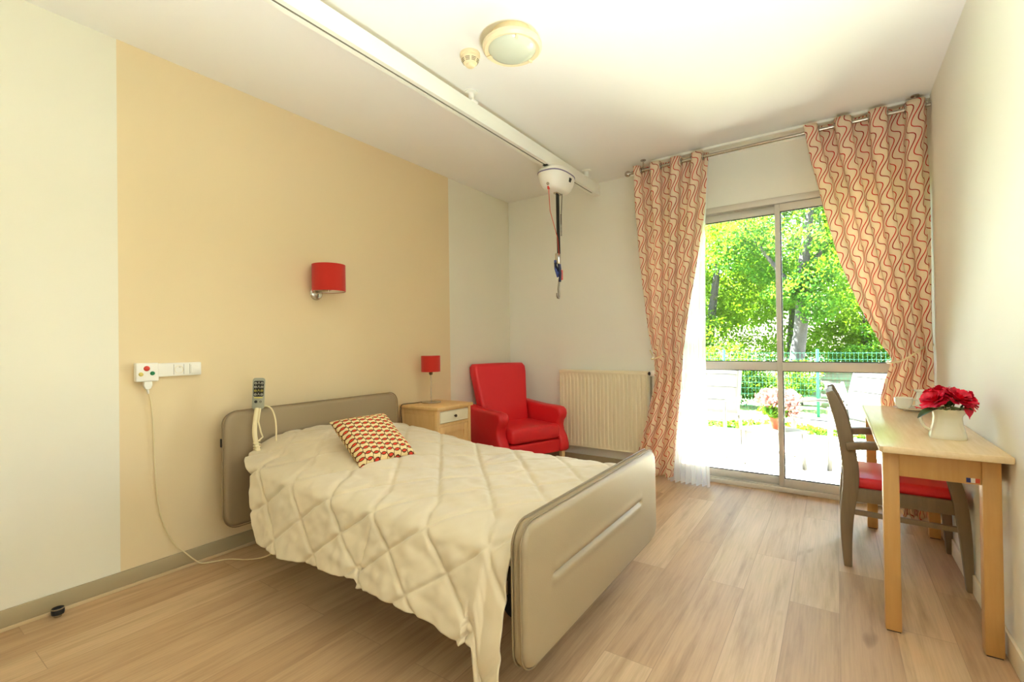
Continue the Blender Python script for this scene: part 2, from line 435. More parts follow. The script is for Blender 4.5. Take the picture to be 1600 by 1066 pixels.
# ================================================================== SETTING
def sbox(name, lo, hi, m, bev=0.0):
    return struct(obj(name, box(bmn(), lo, hi, bev), m, smooth=bev > 0))
DX0, DX1, DZ = -1.22, 0.485, 2.285            # patio door opening
sbox('floor', (XL - .2, YF - .2, -.2), (XR + .2, YB + .02, 0), 'floor')
sbox('ceiling', (XL - .2, YF - .2, ZC), (XR + .2, YB + .3, ZC + .2), 'ceil')
sbox('wall_left', (XL - .2, YF - .2, 0), (XL, YB + .3, ZC), 'wall_l')
sbox('wall_right', (XR, YF - .2, 0), (XR + .2, YB + .3, ZC), 'wall')
sbox('wall_front', (XL, YF - .2, 0), (XR, YF, ZC), 'wall')
bm = bmn()
box(bm, (XL, YB, -.05), (DX0, YB + .3, ZC)); box(bm, (DX1, YB, -.05), (XR, YB + .3, ZC)); box(bm, (DX0, YB, DZ), (DX1, YB + .3, ZC))
struct(obj('wall_back', bm, 'wall', smooth=False))
bm = bmn(); box(bm, (XL, YF, 0), (XL + .012, YB, .087), .003); 
o = struct(obj('baseboard_left', bm, 'base'))
bm = bmn(); box(bm, (XL + .012, YF, 0), (XL + .019, YB, .016), .002); obj('sealing_lip', bm, 'base_lip', o)
bm = bmn(); box(bm, (XL + .02, YB - .012, 0), (DX0 - .02, YB, .087), .003); struct(obj('baseboard_back', bm, 'base'))
bm = bmn(); box(bm, (XR - .012, YF, 0), (XR, YB, .087), .003); o = struct(obj('baseboard_right', bm, 'base_r'))
# ---- patio door
door = bpy.data.objects.new('door_1', None); COL.objects.link(door); door.location = ((DX0 + DX1) / 2, YB + .05, 0); WM['door_1'] = TR(door.location); struct(door)
bm = bmn()
box(bm, (DX0, YB, DZ - .05), (DX1, YB + .11, DZ), .003); box(bm, (DX0, YB, 0), (DX0 + .045, YB + .11, DZ), .003)
box(bm, (DX1 - .045, YB, 0), (DX1, YB + .11, DZ), .003); box(bm, (DX0, YB - .012, 0), (DX1, YB + .11, .036), .006)
obj('frame', bm, 'alu', door)
bm = bmn(); box(bm, (DX0 + .05, YB - .003, .036), (DX1 - .05, YB + .003, .042)); box(bm, (DX0 + .05, YB + .05, .036), (DX1 - .05, YB + .056, .048)); obj('track', bm, 'alu_sh', door)
def sash(x0, x1, y0, y1, stl, str_, tr):
    bm = bmn(); b = .003
    box(bm, (x0, y0, .037), (x0 + stl, y1, DZ - .052), b); box(bm, (x1 - str_, y0, .037), (x1, y1, DZ - .052), b)
    box(bm, (x0 + stl, y0 + .002, .037), (x1 - str_, y1 - .002, .098), b)
    box(bm, (x0 + stl, y0 + .002, DZ - .052 - .058), (x1 - str_, y1 - .002, DZ - .052), b)
    box(bm, (x0 + stl, y0 + .002, .934), (x1 - str_, y1 - .002, 1.002), b)
    s = obj('sash', bm, 'alu', door)
    ym = (y0 + y1) / 2
    for z0, z1 in ((.098, .934), (1.002, DZ - .11)):
        obj('glass_pane', box(bmn(), (x0 + stl, ym - .003, z0), (x1 - str_, ym + .003, z1)), 'glass', s, smooth=False)
    bm = bmn(); g = .006
    for z0, z1 in ((.098, .934), (1.002, DZ - .11)):
        for (a, c) in (((x0 + stl, z0), (x0 + stl + g, z1)), ((x1 - str_ - g, z0), (x1 - str_, z1)), ((x0 + stl, z0), (x1 - str_, z0 + g)), ((x0 + stl, z1 - g), (x1 - str_, z1))):
            box(bm, (a[0], ym - .008, a[1]), (c[0], ym + .008, c[1]))
    obj('glazing_seal', bm, 'rubber', s, smooth=False)
    return s
sash(DX0 + .03, -.335, YB + .062, YB + .1, .06, .035, 0)
sash(-.372, DX1 - .03, YB + .012, YB + .052, .036, .06, 0)
obj('meeting_seal', box(bmn(), (-.338, YB + .052, .04), (-.33, YB + .064, DZ - .055)), 'rubber', door, smooth=False)
# ================================================================== CEILING FITTINGS
t = thing('ceiling_lamp', 'round cream flush ceiling lamp with frosted glass beside the smoke detector', 'ceiling lamp', (-1.288, 1.91, ZC))
bm = bmn(); lathe(bm, [(.10, 0), (.105, -.03), (.132, -.045), (.146, -.058), (.146, -.072), (.135, -.082), (.118, -.078), (.115, -.06), (.10, -.05)], (-1.288, 1.91, ZC), 48)
obj('rim', bm, 'cream_pl', t)
bm = bmn(); lathe(bm, [(.118, -.074), (.11, -.086), (.08, -.099), (.04, -.106), (0, -.108)], (-1.288, 1.91, ZC), 48); obj('glass_diffuser', bm, 'frost', t)
for a in (195, 75, 315):
    bm = bmn(); m4 = TR((-1.288, 1.91, ZC)) @ RZ(math.radians(a)) @ TR((.119, 0, -.088)); box(bm, (-.013, -.006, -.005), (.013, .006, .006), .003, mtx=m4); obj('clip', bm, 'cream_pl', t)
t = thing('smoke_detector', 'small cream round smoke detector on the ceiling beside the round lamp', 'smoke detector', (-1.555, 1.91, ZC))
C0 = (-1.555, 1.91, ZC)
bm = bmn(); lathe(bm, [(0, 0), (.052, 0), (.053, -.014), (.046, -.018)], C0, 32); obj('base', bm, 'cream_pl', t)
bm = bmn(); lathe(bm, [(.046, -.016), (.049, -.026), (.046, -.034), (.036, -.052), (.024, -.058), (.023, -.066), (.016, -.071), (0, -.072)], C0, 32); bd = obj('sensor_head', bm, 'cream_pl', t)
bm = bmn()
for a0 in range(0, 360, 45):
    for q, (r, z) in enumerate(((.0446, -.037), (.0412, -.043), (.0378, -.049))):
        tube(bm, [(C0[0] + r * math.cos(math.radians(a0 + d)), C0[1] + r * math.sin(math.radians(a0 + d)), ZC + z) for d in (4, 12, 20, 28, 36)], .0014, 5)
obj('vent_slots', bm, 'knob', bd)
# ---- hoist rail (lift track)
RXC, RW, RZ0, RZ1 = -1.797, .064, 2.535, 2.632
t = thing('hoist_rail', 'long white ceiling hoist rail running above the bed toward the back wall', 'ceiling rail', (RXC, 1.3, ZC))
bm = bmn(); x0, x1 = RXC - RW / 2, RXC + RW / 2
prof = [(x0, RZ0), (RXC - .008, RZ0), (RXC - .008, RZ0 + .03), (x0 + .006, RZ0 + .03), (x0 + .006, RZ1 - .006), (x1 - .006, RZ1 - .006), (x1 - .006, RZ0 + .03), (RXC + .006, RZ0 + .03), (RXC + .006, RZ0), (x1, RZ0), (x1, RZ1), (x0, RZ1)]
extrude(bm, prof, 'y', YF + .1, 4.02); obj('track', bm, 'rail', t, 30)
bm = bmn(); box(bm, (RXC - .008, YF + .1, RZ0 + .003), (RXC + .006, 4.015, RZ0 + .028)); obj('slot', bm, 'slot', t, smooth=False)
bm = bmn(); box(bm, (x0 - .003, 3.93, RZ0 - .004), (x1 + .003, 4.04, RZ1 + .003), .012, 3); ec = obj('end_cap', bm, 'white_pl', t)
bm = bmn(); lathe(bm, [(0, .002), (.018, .002), (.018, 0)], (x1 + .003, 3.985, RZ0 + .05), 20, RY(PI / 2)); obj('round_cover', bm, 'white_pl', ec)
for y in (-.6, 2.2, 3.80):
    bm = bmn(); lathe(bm, [(0, ZC), (.04, ZC), (.04, ZC - .008), (.018, ZC - .012), (.018, RZ1), (0, RZ1)], (RXC + .01, y, 0), 24)
    box(bm, (RXC - .04, y - .03, RZ1 - .002), (RXC + .042, y + .03, RZ1 + .012), .004); obj('bracket', bm, 'white_pl', t)
# ---- hoist motor with strap
t = thing('ceiling_hoist', 'white patient hoist motor hanging from the ceiling rail with black strap and hook', 'hoist', (RXC, 3.27, 2.53))
cx, cy = RXC, 3.27
def hz(u, v):
    a = u * 2 * PI; k = interp(v, [(0, .80), (.12, .97), (.25, 1.0), (.4, .99), (.6, .93), (.85, .78), (.95, .66), (1, .52)])
    ex, ey = .112, .178; c, s = math.cos(a), math.sin(a); n = 2.8
    rr = (abs(c) ** n + abs(s) ** n) ** (-1 / n)
    return (cx + ex * k * rr * c, cy + ey * k * rr * s, 2.545 - .18 * v)
bm = bmn(); grid(bm, hz, 40, 16); bmesh.ops.remove_doubles(bm, verts=bm.verts, dist=1e-5); bmesh.ops.holes_fill(bm, edges=[e for e in bm.edges if e.is_boundary])
hs = obj('housing', bm, 'white_pl', t, 50, recalc=True)
bm = bmn(); tube(bm, [V(hz(u / 40, .27)) for u in range(41)], .005, 6, False); obj('trim_stripe', bm, 'purple', hs)
bm = bmn(); box(bm, (cx - .02, cy - .19, RZ0 - .003), (cx + .02, cy + .1, RZ0 + .02), .004); obj('trolley', bm, 'dark', t)
p_ = V(hz(.02, .52)); bm = bmn(); box(bm, (-.004, -.016, -.016), (.004, .016, .016), .002, mtx=TR(p_) @ RY(.4)); obj('display', bm, 'key_black', hs)
p_ = V(hz(.755, .80)); bm = bmn(); lathe(bm, [(.004, 0), (.011, 0), (.011, .004), (.004, .004)], p_, 16, RX(PI / 2 + .5)); obj('lock_button', bm, 'chrome', hs)
bm = bmn(); bar(bm, [(cx, cy + .01, 2.37), (cx, cy + .012, 2.1), (cx + .002, cy + .015, 1.87)], .006, .046, (1, 0.0, 0), .001); obj('lift_strap', bm, 'black', t)
bm = bmn(); box(bm, (cx - .016, cy - .03, 2.355), (cx + .016, cy + .05, 2.372), .004); obj('strap_guide', bm, 'chrome', hs)
p0 = V(hz(.74, .93))
bm = bmn(); tube(bm, [p0, (p0.x + .004, p0.y + .01, 2.2), (cx + .012, cy - .02, 2.0), (cx + .012, cy + .0, 1.87)], .0028, 6); obj('emergency_cord', bm, 'red_pl', t)
bm = bmn(); box(bm, (p0.x - .007, p0.y - .012, p0.z - .014), (p0.x + .007, p0.y + .01, p0.z + .014), .004); obj('red_tab', bm, 'red_pl', t)
bm = bmn(); tube(bm, [(cx + .02, cy + .05, 2.37), (cx + .012, cy + .046, 2.2), (cx + .01, cy + .045, 2.12)] , .003, 6)
for k in range(16): lathe(bm, [(.002, .003), (.0075, 0), (.002, -.003)], (cx + .01, cy + .045, 2.2 - k * .011), 8)
obj('coiled_lead', bm, 'black', t)
bm = bmn(); box(bm, (cx - .012, cy - .025, 1.80), (cx + .012, cy + .03, 1.885), .006); obj('strap_end', bm, 'chrome', t)
for dx, dy, z0, z1, m_ in ((-.006, -.03, 1.70, 1.83, 'blue_pl'), (.008, .0, 1.66, 1.80, 'navy'), (.0, .024, 1.72, 1.82, 'blue_pl'), (-.004, -.035, 1.75, 1.81, 'navy')):
    bm = bmn(); bar(bm, [(cx + dx, cy + dy, z1), (cx + dx * 1.8, cy + dy + .012, (z0 + z1) / 2), (cx + dx, cy + .012, z0)], .012, .026, (1, 0, 0), .003); obj('strap_loop', bm, m_, t)
bm = bmn(); box(bm, (cx - .01, cy + .035, 1.68), (cx + .012, cy + .065, 1.76), .006); obj('red_clip', bm, 'red_pl', t)
bm = bmn(); tube(bm, [(cx, cy + .02, 1.69), (cx, cy + .014, 1.65), (cx, cy + .004, 1.60), (cx, cy + .01, 1.565), (cx, cy + .012, 1.545), (cx, cy + .004, 1.532), (cx, cy - .012, 1.534), (cx, cy - .022, 1.548), (cx, cy - .024, 1.57)], [.007, .008, .009, .009, .009, .009, .008, .007, .005], 10); obj('spreader_hook', bm, 'hook', t)
# ================================================================== LEFT WALL
t = thing('wall_lamp', 'red drum shade wall lamp on the beige wall above the bed', 'wall lamp', (XL, 1.868, 1.53))
WC = (-2.782, 1.893)
bm = bmn(); lathe(bm, [(0, .016), (.034, .014), (.045, .004), (.046, 0), (0, 0)], (XL, 1.868, 1.532), 32, RY(PI / 2)); obj('wall_mount', bm, 'steel', t)
bm = bmn(); tube(bm, [(XL + .012, 1.868, 1.545), (XL + .05, 1.875, 1.548), (WC[0], WC[1], 1.548), (WC[0], WC[1], 1.57)], .008, 10); lathe(bm, [(.0, 0), (.017, 0), (.017, .05), (0, .05)], (WC[0], WC[1], 1.55), 16); obj('arm', bm, 'chrome', t)
bm = bmn(); lathe(bm, [(.104, 0), (.106, 0), (.106, .178), (.104, .178), (.104, 0)], (WC[0], WC[1], 1.54), 48); sh = obj('shade', bm, 'shade', t)
bm = bmn(); lathe(bm, [(.1035, .002), (.1035, .176)], (WC[0], WC[1], 1.54), 48); lathe(bm, [(.017, 0), (.02, 0), (.02, .004), (.017, .004)], (WC[0], WC[1], 1.562), 16)
for a in (0, 2.1, 4.2): tube(bm, [(WC[0] + .018 * math.cos(a), WC[1] + .018 * math.sin(a), 1.564), (WC[0] + .103 * math.cos(a), WC[1] + .103 * math.sin(a), 1.564)], .002, 6)
obj('shade_lining', bm, 'shade_in', sh)
# ---- nurse call + socket strip
t = thing('nurse_call_unit', 'white wall panel with red, yellow and green buttons, socket and switch', 'wall panel', (XL, 1.0, 1.05))
bm = bmn(); box(bm, (XL, .859, 1.008), (XL + .038, .955, 1.102), .006, 3); bx = obj('call_unit', bm, 'white_pl', t)
for (y, z, r, m_) in ((.903, 1.074, .0135, 'red_pl'), (.879, 1.046, .0105, 'yellow_pl'), (.927, 1.049, .0105, 'green_pl')):
    bm = bmn(); lathe(bm, [(0, .009), (r * .6, .0085), (r * .92, .005), (r, 0), (0, 0)], (XL + .037, y, z), 24, RY(PI / 2)); obj('call_button', bm, m_, bx)
bm = bmn(); box(bm, (XL, .953, 1.028), (XL + .026, 1.155, 1.098), .005, 3); st = obj('socket_strip', bm, 'white_pl', t)
bm = bmn(); lathe(bm, [(0, -.004), (.018, -.004), (.0195, .002), (.0205, .002), (.0205, 0)], (XL + .026, 1.048, 1.062), 28, RY(PI / 2)); so = obj('socket', bm, 'cream_pl', t)
bm = bmn(); tube(bm, [(XL + .020, 1.048, 1.075), (XL + .040, 1.048, 1.075)], .0022, 8); obj('earth_pin', bm, 'steel', so)
bm = bmn()
for dy in (-.0095, .0095): lathe(bm, [(0, .0005), (.0028, .0005), (.0028, 0)], (XL + .0225, 1.048 + dy, 1.062), 10, RY(PI / 2))
obj('contact_hole', bm, 'dark', so)
for (a, c) in (((1.024, 1.036), (1.0252, 1.09)), ((1.070, 1.036), (1.0712, 1.09)), ((1.098, 1.036), (1.0992, 1.09))):
    obj('joint_line', box(bmn(), (XL + .0255, a[0], a[1]), (XL + .0264, c[0], c[1])), 'knob', st, smooth=False)
bm = bmn(); box(bm, (-.004, -.020, -.024), (.004, .020, .024), .002, mtx=TR((XL + .028, 1.122, 1.063)) @ RY(.06)); obj('switch', bm, 'white_pl', t)
t = thing('nurse_call_lead', 'ivory call cord with plug hanging from the button panel to the floor', 'cord', (XL + .02, .91, 0))
bm = bmn(); extrude(bm, [(.893, 1.008), (.892, .988), (.899, .972), (.910, .966), (.922, .972), (.929, .988), (.928, 1.008)], 'x', XL + .006, XL + .034, .004); obj('plug', bm, 'white_pl', t)
cp = [(XL + .018, .911, .968), (XL + .016, .925, .913), (XL + .014, .934, .80), (XL + .014, .939, .665), (XL + .014, .945, .50), (XL + .014, .956, .366), (XL + .015, .975, .27), (XL + .018, .997, .204), (XL + .022, 1.03, .135), (XL + .03, 1.066, .09), (XL + .045, 1.10, .045), (-2.835, 1.135, .012), (-2.81, 1.19, .006), (-2.77, 1.25, .006), (-2.68, 1.30, .006), (-2.58, 1.34, .03), (-2.50, 1.36, .08), (-2.44, 1.40, .16)]
def smooth_path(pts, n=4):
    P = [V(p) for p in pts]; out = []
    for i in range(len(P) - 1):
        a, b, c, d = P[max(i - 1, 0)], P[i], P[i + 1], P[min(i + 2, len(P) - 1)]
        for k in range(n):
            q = k / n
            out.append(0.5 * ((2 * b) + (c - a) * q + (2 * a - 5 * b + 4 * c - d) * q * q + (3 * b - a - 3 * c + d) * q ** 3))
    return out + [P[-1]]
bm = bmn(); tube(bm, smooth_path(cp), .0032, 8); obj('cable', bm, 'cable', t)
bm = bmn(); tube(bm, [cp[0], (XL + .017, .916, .945)], [.0065, .004], 10); obj('strain_relief', bm, 'white_pl', t)
t = thing('door_stop', 'small black rubber door stop on the floor against the left baseboard', 'door stop', (-2.835, .566, 0))
bm = bmn(); lathe(bm, [(0, 0), (.013, 0), (.015, .02), (.014, .03)], (-2.835, .566, 0), 20); obj('base', bm, 'chrome', t)
bm = bmn(); lathe(bm, [(.014, .012), (.021, .012), (.0225, .018), (.0225, .033), (.020, .037), (.014, .037), (.012, .030), (0, .03)], (-2.835, .566, 0), 24); rr = obj('rubber_ring', bm, 'rubber', t)
bm = bmn(); lathe(bm, [(.0205, .035), (.0226, .035), (.0226, .038), (.0205, .0385)], (-2.835, .566, 0), 24); obj('rim_line', bm, 'chrome', rr)
# ================================================================== BED
def ease(u): return 0.45 * u + 0.55 * (0.5 - 0.5 * math.cos(PI * u))
def padded(bm, xc, half, y0, y1, z0, z1, r, groove=None, puff=.006, nu=90, nv=46):
    def sh(u, v, sgn):
        z = z0 + (z1 - z0) * ease(v); dz = min(z - z0, z1 - z); ins = 0
        if dz < r: ins = r - math.sqrt(max(0, r * r - (r - dz) ** 2))
        y = y0 + ins + (y1 - y0 - 2 * ins) * ease(u)
        qx = abs(y - (y0 + y1) / 2) - (y1 - y0) / 2 + r; qz = abs(z - (z0 + z1) / 2) - (z1 - z0) / 2 + r
        d = -(math.hypot(max(qx, 0), max(qz, 0)) + min(max(qx, qz), 0) - r); d = max(d, 0)
        q = min(d / .024, 1); t = half * math.sqrt(max(0, 1 - (1 - q) ** 2)) + puff * (1 - math.exp(-d / .05))
        if groove:
            zg, ya, yb = groove; w = sm(ya - .01, ya + .015, y) * (1 - sm(yb - .015, yb + .01, y))
            t -= w * (.011 * math.exp(-((z - zg) / .007) ** 2) - .003 * math.exp(-((abs(z - zg) - .022) / .014) ** 2))
        return (xc + sgn * t, y, z)
    grid(bm, lambda u, v: sh(u, v, 1), nu, nv); grid(bm, lambda u, v: sh(1 - u, v, -1), nu, nv)
    bmesh.ops.remove_doubles(bm, verts=bm.verts, dist=1e-5)
    return bm
def piping(xc, y0, y1, z0, z1, r, rad=.004):
    o = rrect(y1 - y0, z1 - z0, r, 8); o = [(a + (y0 + y1) / 2, b + (z0 + z1) / 2) for a, b in o]; o.append(o[0])
    return tube(bmn(), [(xc, a, b) for a, b in o], rad, 6)
bed = thing('bed', 'single care bed with taupe padded headboard and footboard against the beige wall', 'bed', (-1.78, 1.82, 0))
hb = obj('headboard', padded(bmn(), -2.752, .026, 1.205, 2.432, .185, .822, .075, (.645, 1.44, 2.22), nv=60), 'vinyl', bed, 60, recalc=True)
obj('seam', piping(-2.735, 1.203, 2.434, .183, .824, .077, .003), 'vinyl_edge', hb)
obj('bracket_cover', box(bmn(), (-2.762, 1.2005, .632), (-2.742, 1.2075, .678), .002), 'black', hb)
fb = obj('footboard', padded(bmn(), -.803, .028, 1.172, 2.436, .165, .622, .075, (.414, 1.34, 2.19), nu=110, nv=64), 'vinyl', bed, 60, recalc=True)
obj('seam', piping(-.788, 1.171, 2.437, .164, .623, .076, .003), 'vinyl_edge', fb); obj('seam', piping(-.818, 1.171, 2.437, .164, .623, .076, .003), 'vinyl_edge', fb)
obj('mattress', box(bmn(), (-2.40, 1.30, .40), (-.845, 2.345, .525), .05, 4), 'mattress', bed)
bm = bmn()
box(bm, (-2.30, 1.36, .33), (-.84, 1.41, .38), .004); box(bm, (-2.72, 2.27, .33), (-.84, 2.32, .38), .004)
for x in (-2.28, -1.9, -1.5, -1.1): box(bm, (x, 1.36, .34), (x + .05, 2.32, .395), .004)
obj('bed_frame', bm, 'steel_dark', bed)
for x in (-2.35, -1.15):
    for y in (1.66, 2.14):
        bm = bmn(); box(bm, (x - .02, y - .02, .10), (x + .02, y + .02, .36), .003); lg = obj('leg', bm, 'steel_dark', bed)
        bm = bmn(); lathe(bm, [(0, -.014), (.046, -.014), (.05, -.008), (.05, .008), (.046, .014), (0, .014)], (x, y, .05), 24, RX(PI / 2)); box(bm, (x - .012, y - .02, .05), (x + .012, y + .02, .11), .003); obj('caster', bm, 'rubber', lg)
for x0, y in ((-.86, 1.72), (-.86, 2.05), (-2.76, 1.72), (-2.76, 2.05)): obj('end_bracket', box(bmn(), (x0, y, .30), (x0 + .06, y + .06, .36), .003), 'steel_dark', bed)
bm = bmn(); box(bm, (-2.72, 1.72, .33), (-2.28, 1.78, .37)); obj('bed_frame', bm, 'steel_dark', bed)
# ---- quilted spread
def zt(x, y):
    b = 1 - sm(-2.42, -1.66, x)
    c = (y - 1.83) / .56
    return .553 + .105 * b * max(0, 1 - c ** 4 * .9) * (1 + .06 * math.sin(y * 5)) - .035 * abs(c) ** 4 + .012 * noise.noise(V((x * 2.2, y * 2.5, 3.1)))
HEM = [(-2.7, .46), (-2.45, .38), (-2.2, .272), (-1.96, .264), (-1.49, .303), (-1.472, .276), (-1.33, .29), (-1.21, .285), (-1.0, .258), (-.93, .245), (-.91, .03), (-.83, .03)]
X0 = [(0, -2.68), (.1, -2.60), (.2, -2.50), (.32, -2.40), (.5, -2.355), (.7, -2.32), (.88, -2.27), (1, -2.20)]
def quilt(x, t):
    def dist(q): q = q / .285; return abs(q - round(q)) * .285
    d1, d2 = dist(x + t * .92 + .05), dist(x - t * .92 + .1)
    p = (1 - math.exp(-(d1 / .014) ** 2)) * (1 - math.exp(-(d2 / .014) ** 2))
    w = noise.noise(V((x * 13 + t * 5, t * 9 - x * 3, 1.7))) + .6 * noise.noise(V((x * 26 - t * 10, t * 21 + x * 8, 4.2)))
    w2 = noise.noise(V((x * 4 - t * 3, t * 17 + x * 6, 9.1)))
    w3 = noise.noise(V((x * 22 + t * 2, t * 5, 5.5))) * (1 if t < 1.33 else .3)
    return .0095 * p + .0046 * w + .0042 * w2 + .004 * w3
def spread(u, v):
    if v < .36:
        h = 1 - v / .36
        x = interp(h, X0) + (-.842 - interp(h, X0)) * u
        ze, zh = zt(x, 1.36), interp(x, HEM)
        if h < .25: f = h * h / .5
        else: f = .125 + (h - .25) / .75 * .875
        y = 1.112 + .115 * (1 - h) + .133 * max(0, 1 - h / .28) ** 2
        q = quilt(x, 1.36 - h * .46)
        y += h * h * (.010 * math.sin(x * 17 + 1) + .012 * noise.noise(V((x * 5, 0, 0)))) - q * 1.1
        if x > -1.472: y -= .012 * h
        if x > -.96: y += .03 * sm(.6, 1, h)
        z = ze + (zh - ze) * f + q * (1 - h) * .9
        return (x, y, z)
    if v < .84:
        w = (v - .36) / .48; y = 1.36 + w * .93; x = -2.70 + (2.70 - .842) * u
        return (x, y, zt(x, y) + quilt(x, y))
    h = (v - .84) / .16; x = -2.70 + (2.70 - .842) * u
    ze = zt(x, 2.29)
    y = 2.29 + .10 * min(1, h * 2) + .04 * h; f = h * h / .5 if h < .25 else .125 + (h - .25) / .75 * .875
    return (x, y, ze + (.30 - ze) * f)
bm = bmn(); grid(bm, spread, 330, 190)
sp_ = obj('bedspread', bm, 'spread', None, 80); md = sp_.modifiers.new('thick', 'SOLIDIFY'); md.thickness = .006; md.offset = 0
tag(sp_, 'cream quilted bedspread with diamond stitching draped over the bed', 'bedspread')
# ---- cushion
ua = V((.03, .31, .004)).normalized(); va = V((-.26, .07, .185)); va = (va - ua * va.dot(ua)).normalized(); na = ua.cross(va)
cc = V((-2.025, 1.632, .683)); S = .172
def cush(u, v, sg):
    a, b = u * 2 - 1, v * 2 - 1
    pin = 1 - .07 * (1 - b * b) * abs(a) ** 3, 1 - .07 * (1 - a * a) * abs(b) ** 3
    h = .052 * max(0, (1 - a ** 4) * (1 - b ** 4)) ** .6 * (1 + .05 * math.sin(5 * a + 3 * b))
    return cc + ua * (a * S * pin[0]) + va * (b * S * pin[1]) + na * (h * sg)
bm = bmn(); grid(bm, lambda u, v: cush(u, v, 1), 30, 30, lambda u, v: (u * .34, v * .34)); grid(bm, lambda u, v: cush(1 - u, v, -1), 30, 30, lambda u, v: (u * .34, v * .34))
bmesh.ops.remove_doubles(bm, verts=bm.verts, dist=1e-5)
o = obj('cushion', bm, 'cushion', None, 70); tag(o, 'square scatter cushion with red and brown circle print leaning on the bedspread', 'cushion')
# ---- hand control on gooseneck
t = thing('bed_hand_control', 'grey bed hand control with black keypad on a white gooseneck by the headboard', 'remote control', (-2.62, 1.35, .56))
RM = TR((-2.69, 1.374, .912)) @ RX(math.radians(-3)) @ RZ(math.radians(-28)) @ RY(math.radians(8))
bm = bmn(); extrude(bm, rrect(.062, .176, .014, 5), 'x', -.013, .013, .004, 2, RM); bd = obj('handset', bm, 'handset', t)
bm = bmn(); extrude(bm, rrect(.050, .090, .008, 4), 'x', .0125, .0140, 0, 1, RM @ TR((0, 0, .030))); kp = obj('keypad', bm, 'key_black', bd)
for r in range(4):
    z = .062 - r * .0215; m_ = 'key_yellow' if r == 2 else 'key_white'
    bm = bmn()
    for dy in (-.016, .016):
        tube(bm, [RM @ V((.0143, dy + .0055 * math.cos(a * PI / 5), z + .0055 * math.sin(a * PI / 5))) for a in range(11)], .0009, 5)
        tube(bm, [RM @ V((.0143, dy - .003, z)), RM @ V((.0143, dy + .003, z))], .0008, 5)
    tube(bm, [RM @ V((.0143, -.006, z - .004)), RM @ V((.0143, .0, z + .003)), RM @ V((.0143, .006, z - .004))], .0011, 5)
    lathe(bm, [(0, .001), (.0017, .001), (.0017, 0)], RM @ V((.0143, 0, z + .0065)), 8, RY(PI / 2))
    obj('key_symbols', bm, m_, kp)
bm = bmn(); box(bm, (.0125, -.021, -.024), (.0136, .021, -.018), .0004, mtx=RM); obj('yellow_line', bm, 'key_yellow', bd)
for dy, rr, m_ in ((-.0115, .005, 'black'), (.0115, .005, 'black')):
    bm = bmn(); box(bm, (.0125, dy - .010, -.056), (.0135, dy + .010, -.033), .001, mtx=RM)
    k = obj('lock_key', bm, 'handset', bd)
    bm = bmn(); tube(bm, [RM @ V((.014, dy + .0045 * math.cos(a * PI / 5), -.044 + .0045 * math.sin(a * PI / 5))) for a in range(11)], .0012 if dy > 0 else .0035, 5); obj('lock_symbol', bm, m_, k)
bm = bmn(); tube(bm, smooth_path([(-2.69, 1.366, .828), (-2.668, 1.344, .77), (-2.66, 1.335, .70), (-2.645, 1.338, .63), (-2.625, 1.345, .575), (-2.60, 1.36, .50)]), [.0125] * 5 * 4 + [.012], 12); gn = obj('gooseneck', bm, 'cable', t)
bm = bmn()
hel = [( -2.647 + .016 * math.cos(k * .9), 1.340 + .016 * math.sin(k * .9), .655 - k * .0022) for k in range(46)]
tube(bm, [(-2.672, 1.374, .83), (-2.652, 1.352, .76), (-2.646, 1.362, .70), (-2.642, 1.37, .672)] + hel, .0042, 6); obj('coiled_cable', bm, 'cable', t)
bm = bmn(); tube(bm, smooth_path([(-2.70, 1.40, .832), (-2.68, 1.41, .838), (-2.655, 1.428, .822), (-2.64, 1.440, .77), (-2.63, 1.441, .70), (-2.62, 1.434, .60), (-2.60, 1.43, .52)]), .0045, 8); obj('cable', bm, 'cable', t)
# ================================================================== NIGHTSTAND + FILL
nx0, nx1, ny0, ny1, nz = -2.842, -2.445, 2.560, 2.950, .705
t = thing('nightstand', 'light wooden nightstand with cream drawer beside the head of the bed', 'nightstand', ((nx0 + nx1) / 2, (ny0 + ny1) / 2, 0))
obj('top', box(bmn(), (nx0, ny0 - .014, nz - .024), (nx1 + .018, ny1 + .014, nz), .006), 'night', t)
bm = bmn()
for y in (ny0, ny1 - .03):
    for x in (nx0 + .004, nx1 - .034): box(bm, (x, y, 0), (x + .034, y + .03, nz - .024), .003)
    box(bm, (nx0 + .036, y + .006, .07), (nx1 - .03, y + .024, nz - .026)); box(bm, (nx0 + .036, y + .001, nz - .062), (nx1 - .03, y + .029, nz - .025), .002); box(bm, (nx0 + .036, y + .001, .06), (nx1 - .03, y + .029, .11), .002)
box(bm, (nx0 + .004, ny0 + .02, .07), (nx0 + .012, ny1 - .02, nz - .026)); box(bm, (nx0 + .01, ny0 + .02, .07), (nx1 - .01, ny1 - .02, .088))
box(bm, (nx1 - .03, ny0 + .03, nz - .036), (nx1 - .001, ny1 - .03, nz - .024)); box(bm, (nx1 - .03, ny0 + .03, .555), (nx1 - .001, ny1 - .03, .575)); box(bm, (nx1 - .03, ny0 + .03, .05), (nx1 - .001, ny1 - .03, .085))
obj('carcass', bm, 'night', t)
bm = bmn(); box(bm, (nx1 - .3, ny0 + .033, .578), (nx1 - .002, ny1 - .033, .666), .002); dr = obj('drawer', bm, 'night_white', t)
bm = bmn()
for lo, hi in (((ny0 + .036, .581), (ny1 - .036, .588)), ((ny0 + .036, .656), (ny1 - .036, .663)), ((ny0 + .036, .581), (ny0 + .043, .663)), ((ny1 - .043, .581), (ny1 - .036, .663))): box(bm, (nx1 - .003, lo[0], lo[1]), (nx1 + .002, hi[0], hi[1]), .001)
obj('edge_moulding', bm, 'night_white', dr)
KN = [(0, .022), (.009, .021), (.012, .016), (.010, .010), (.005, .007), (.005, 0), (.0, 0)]
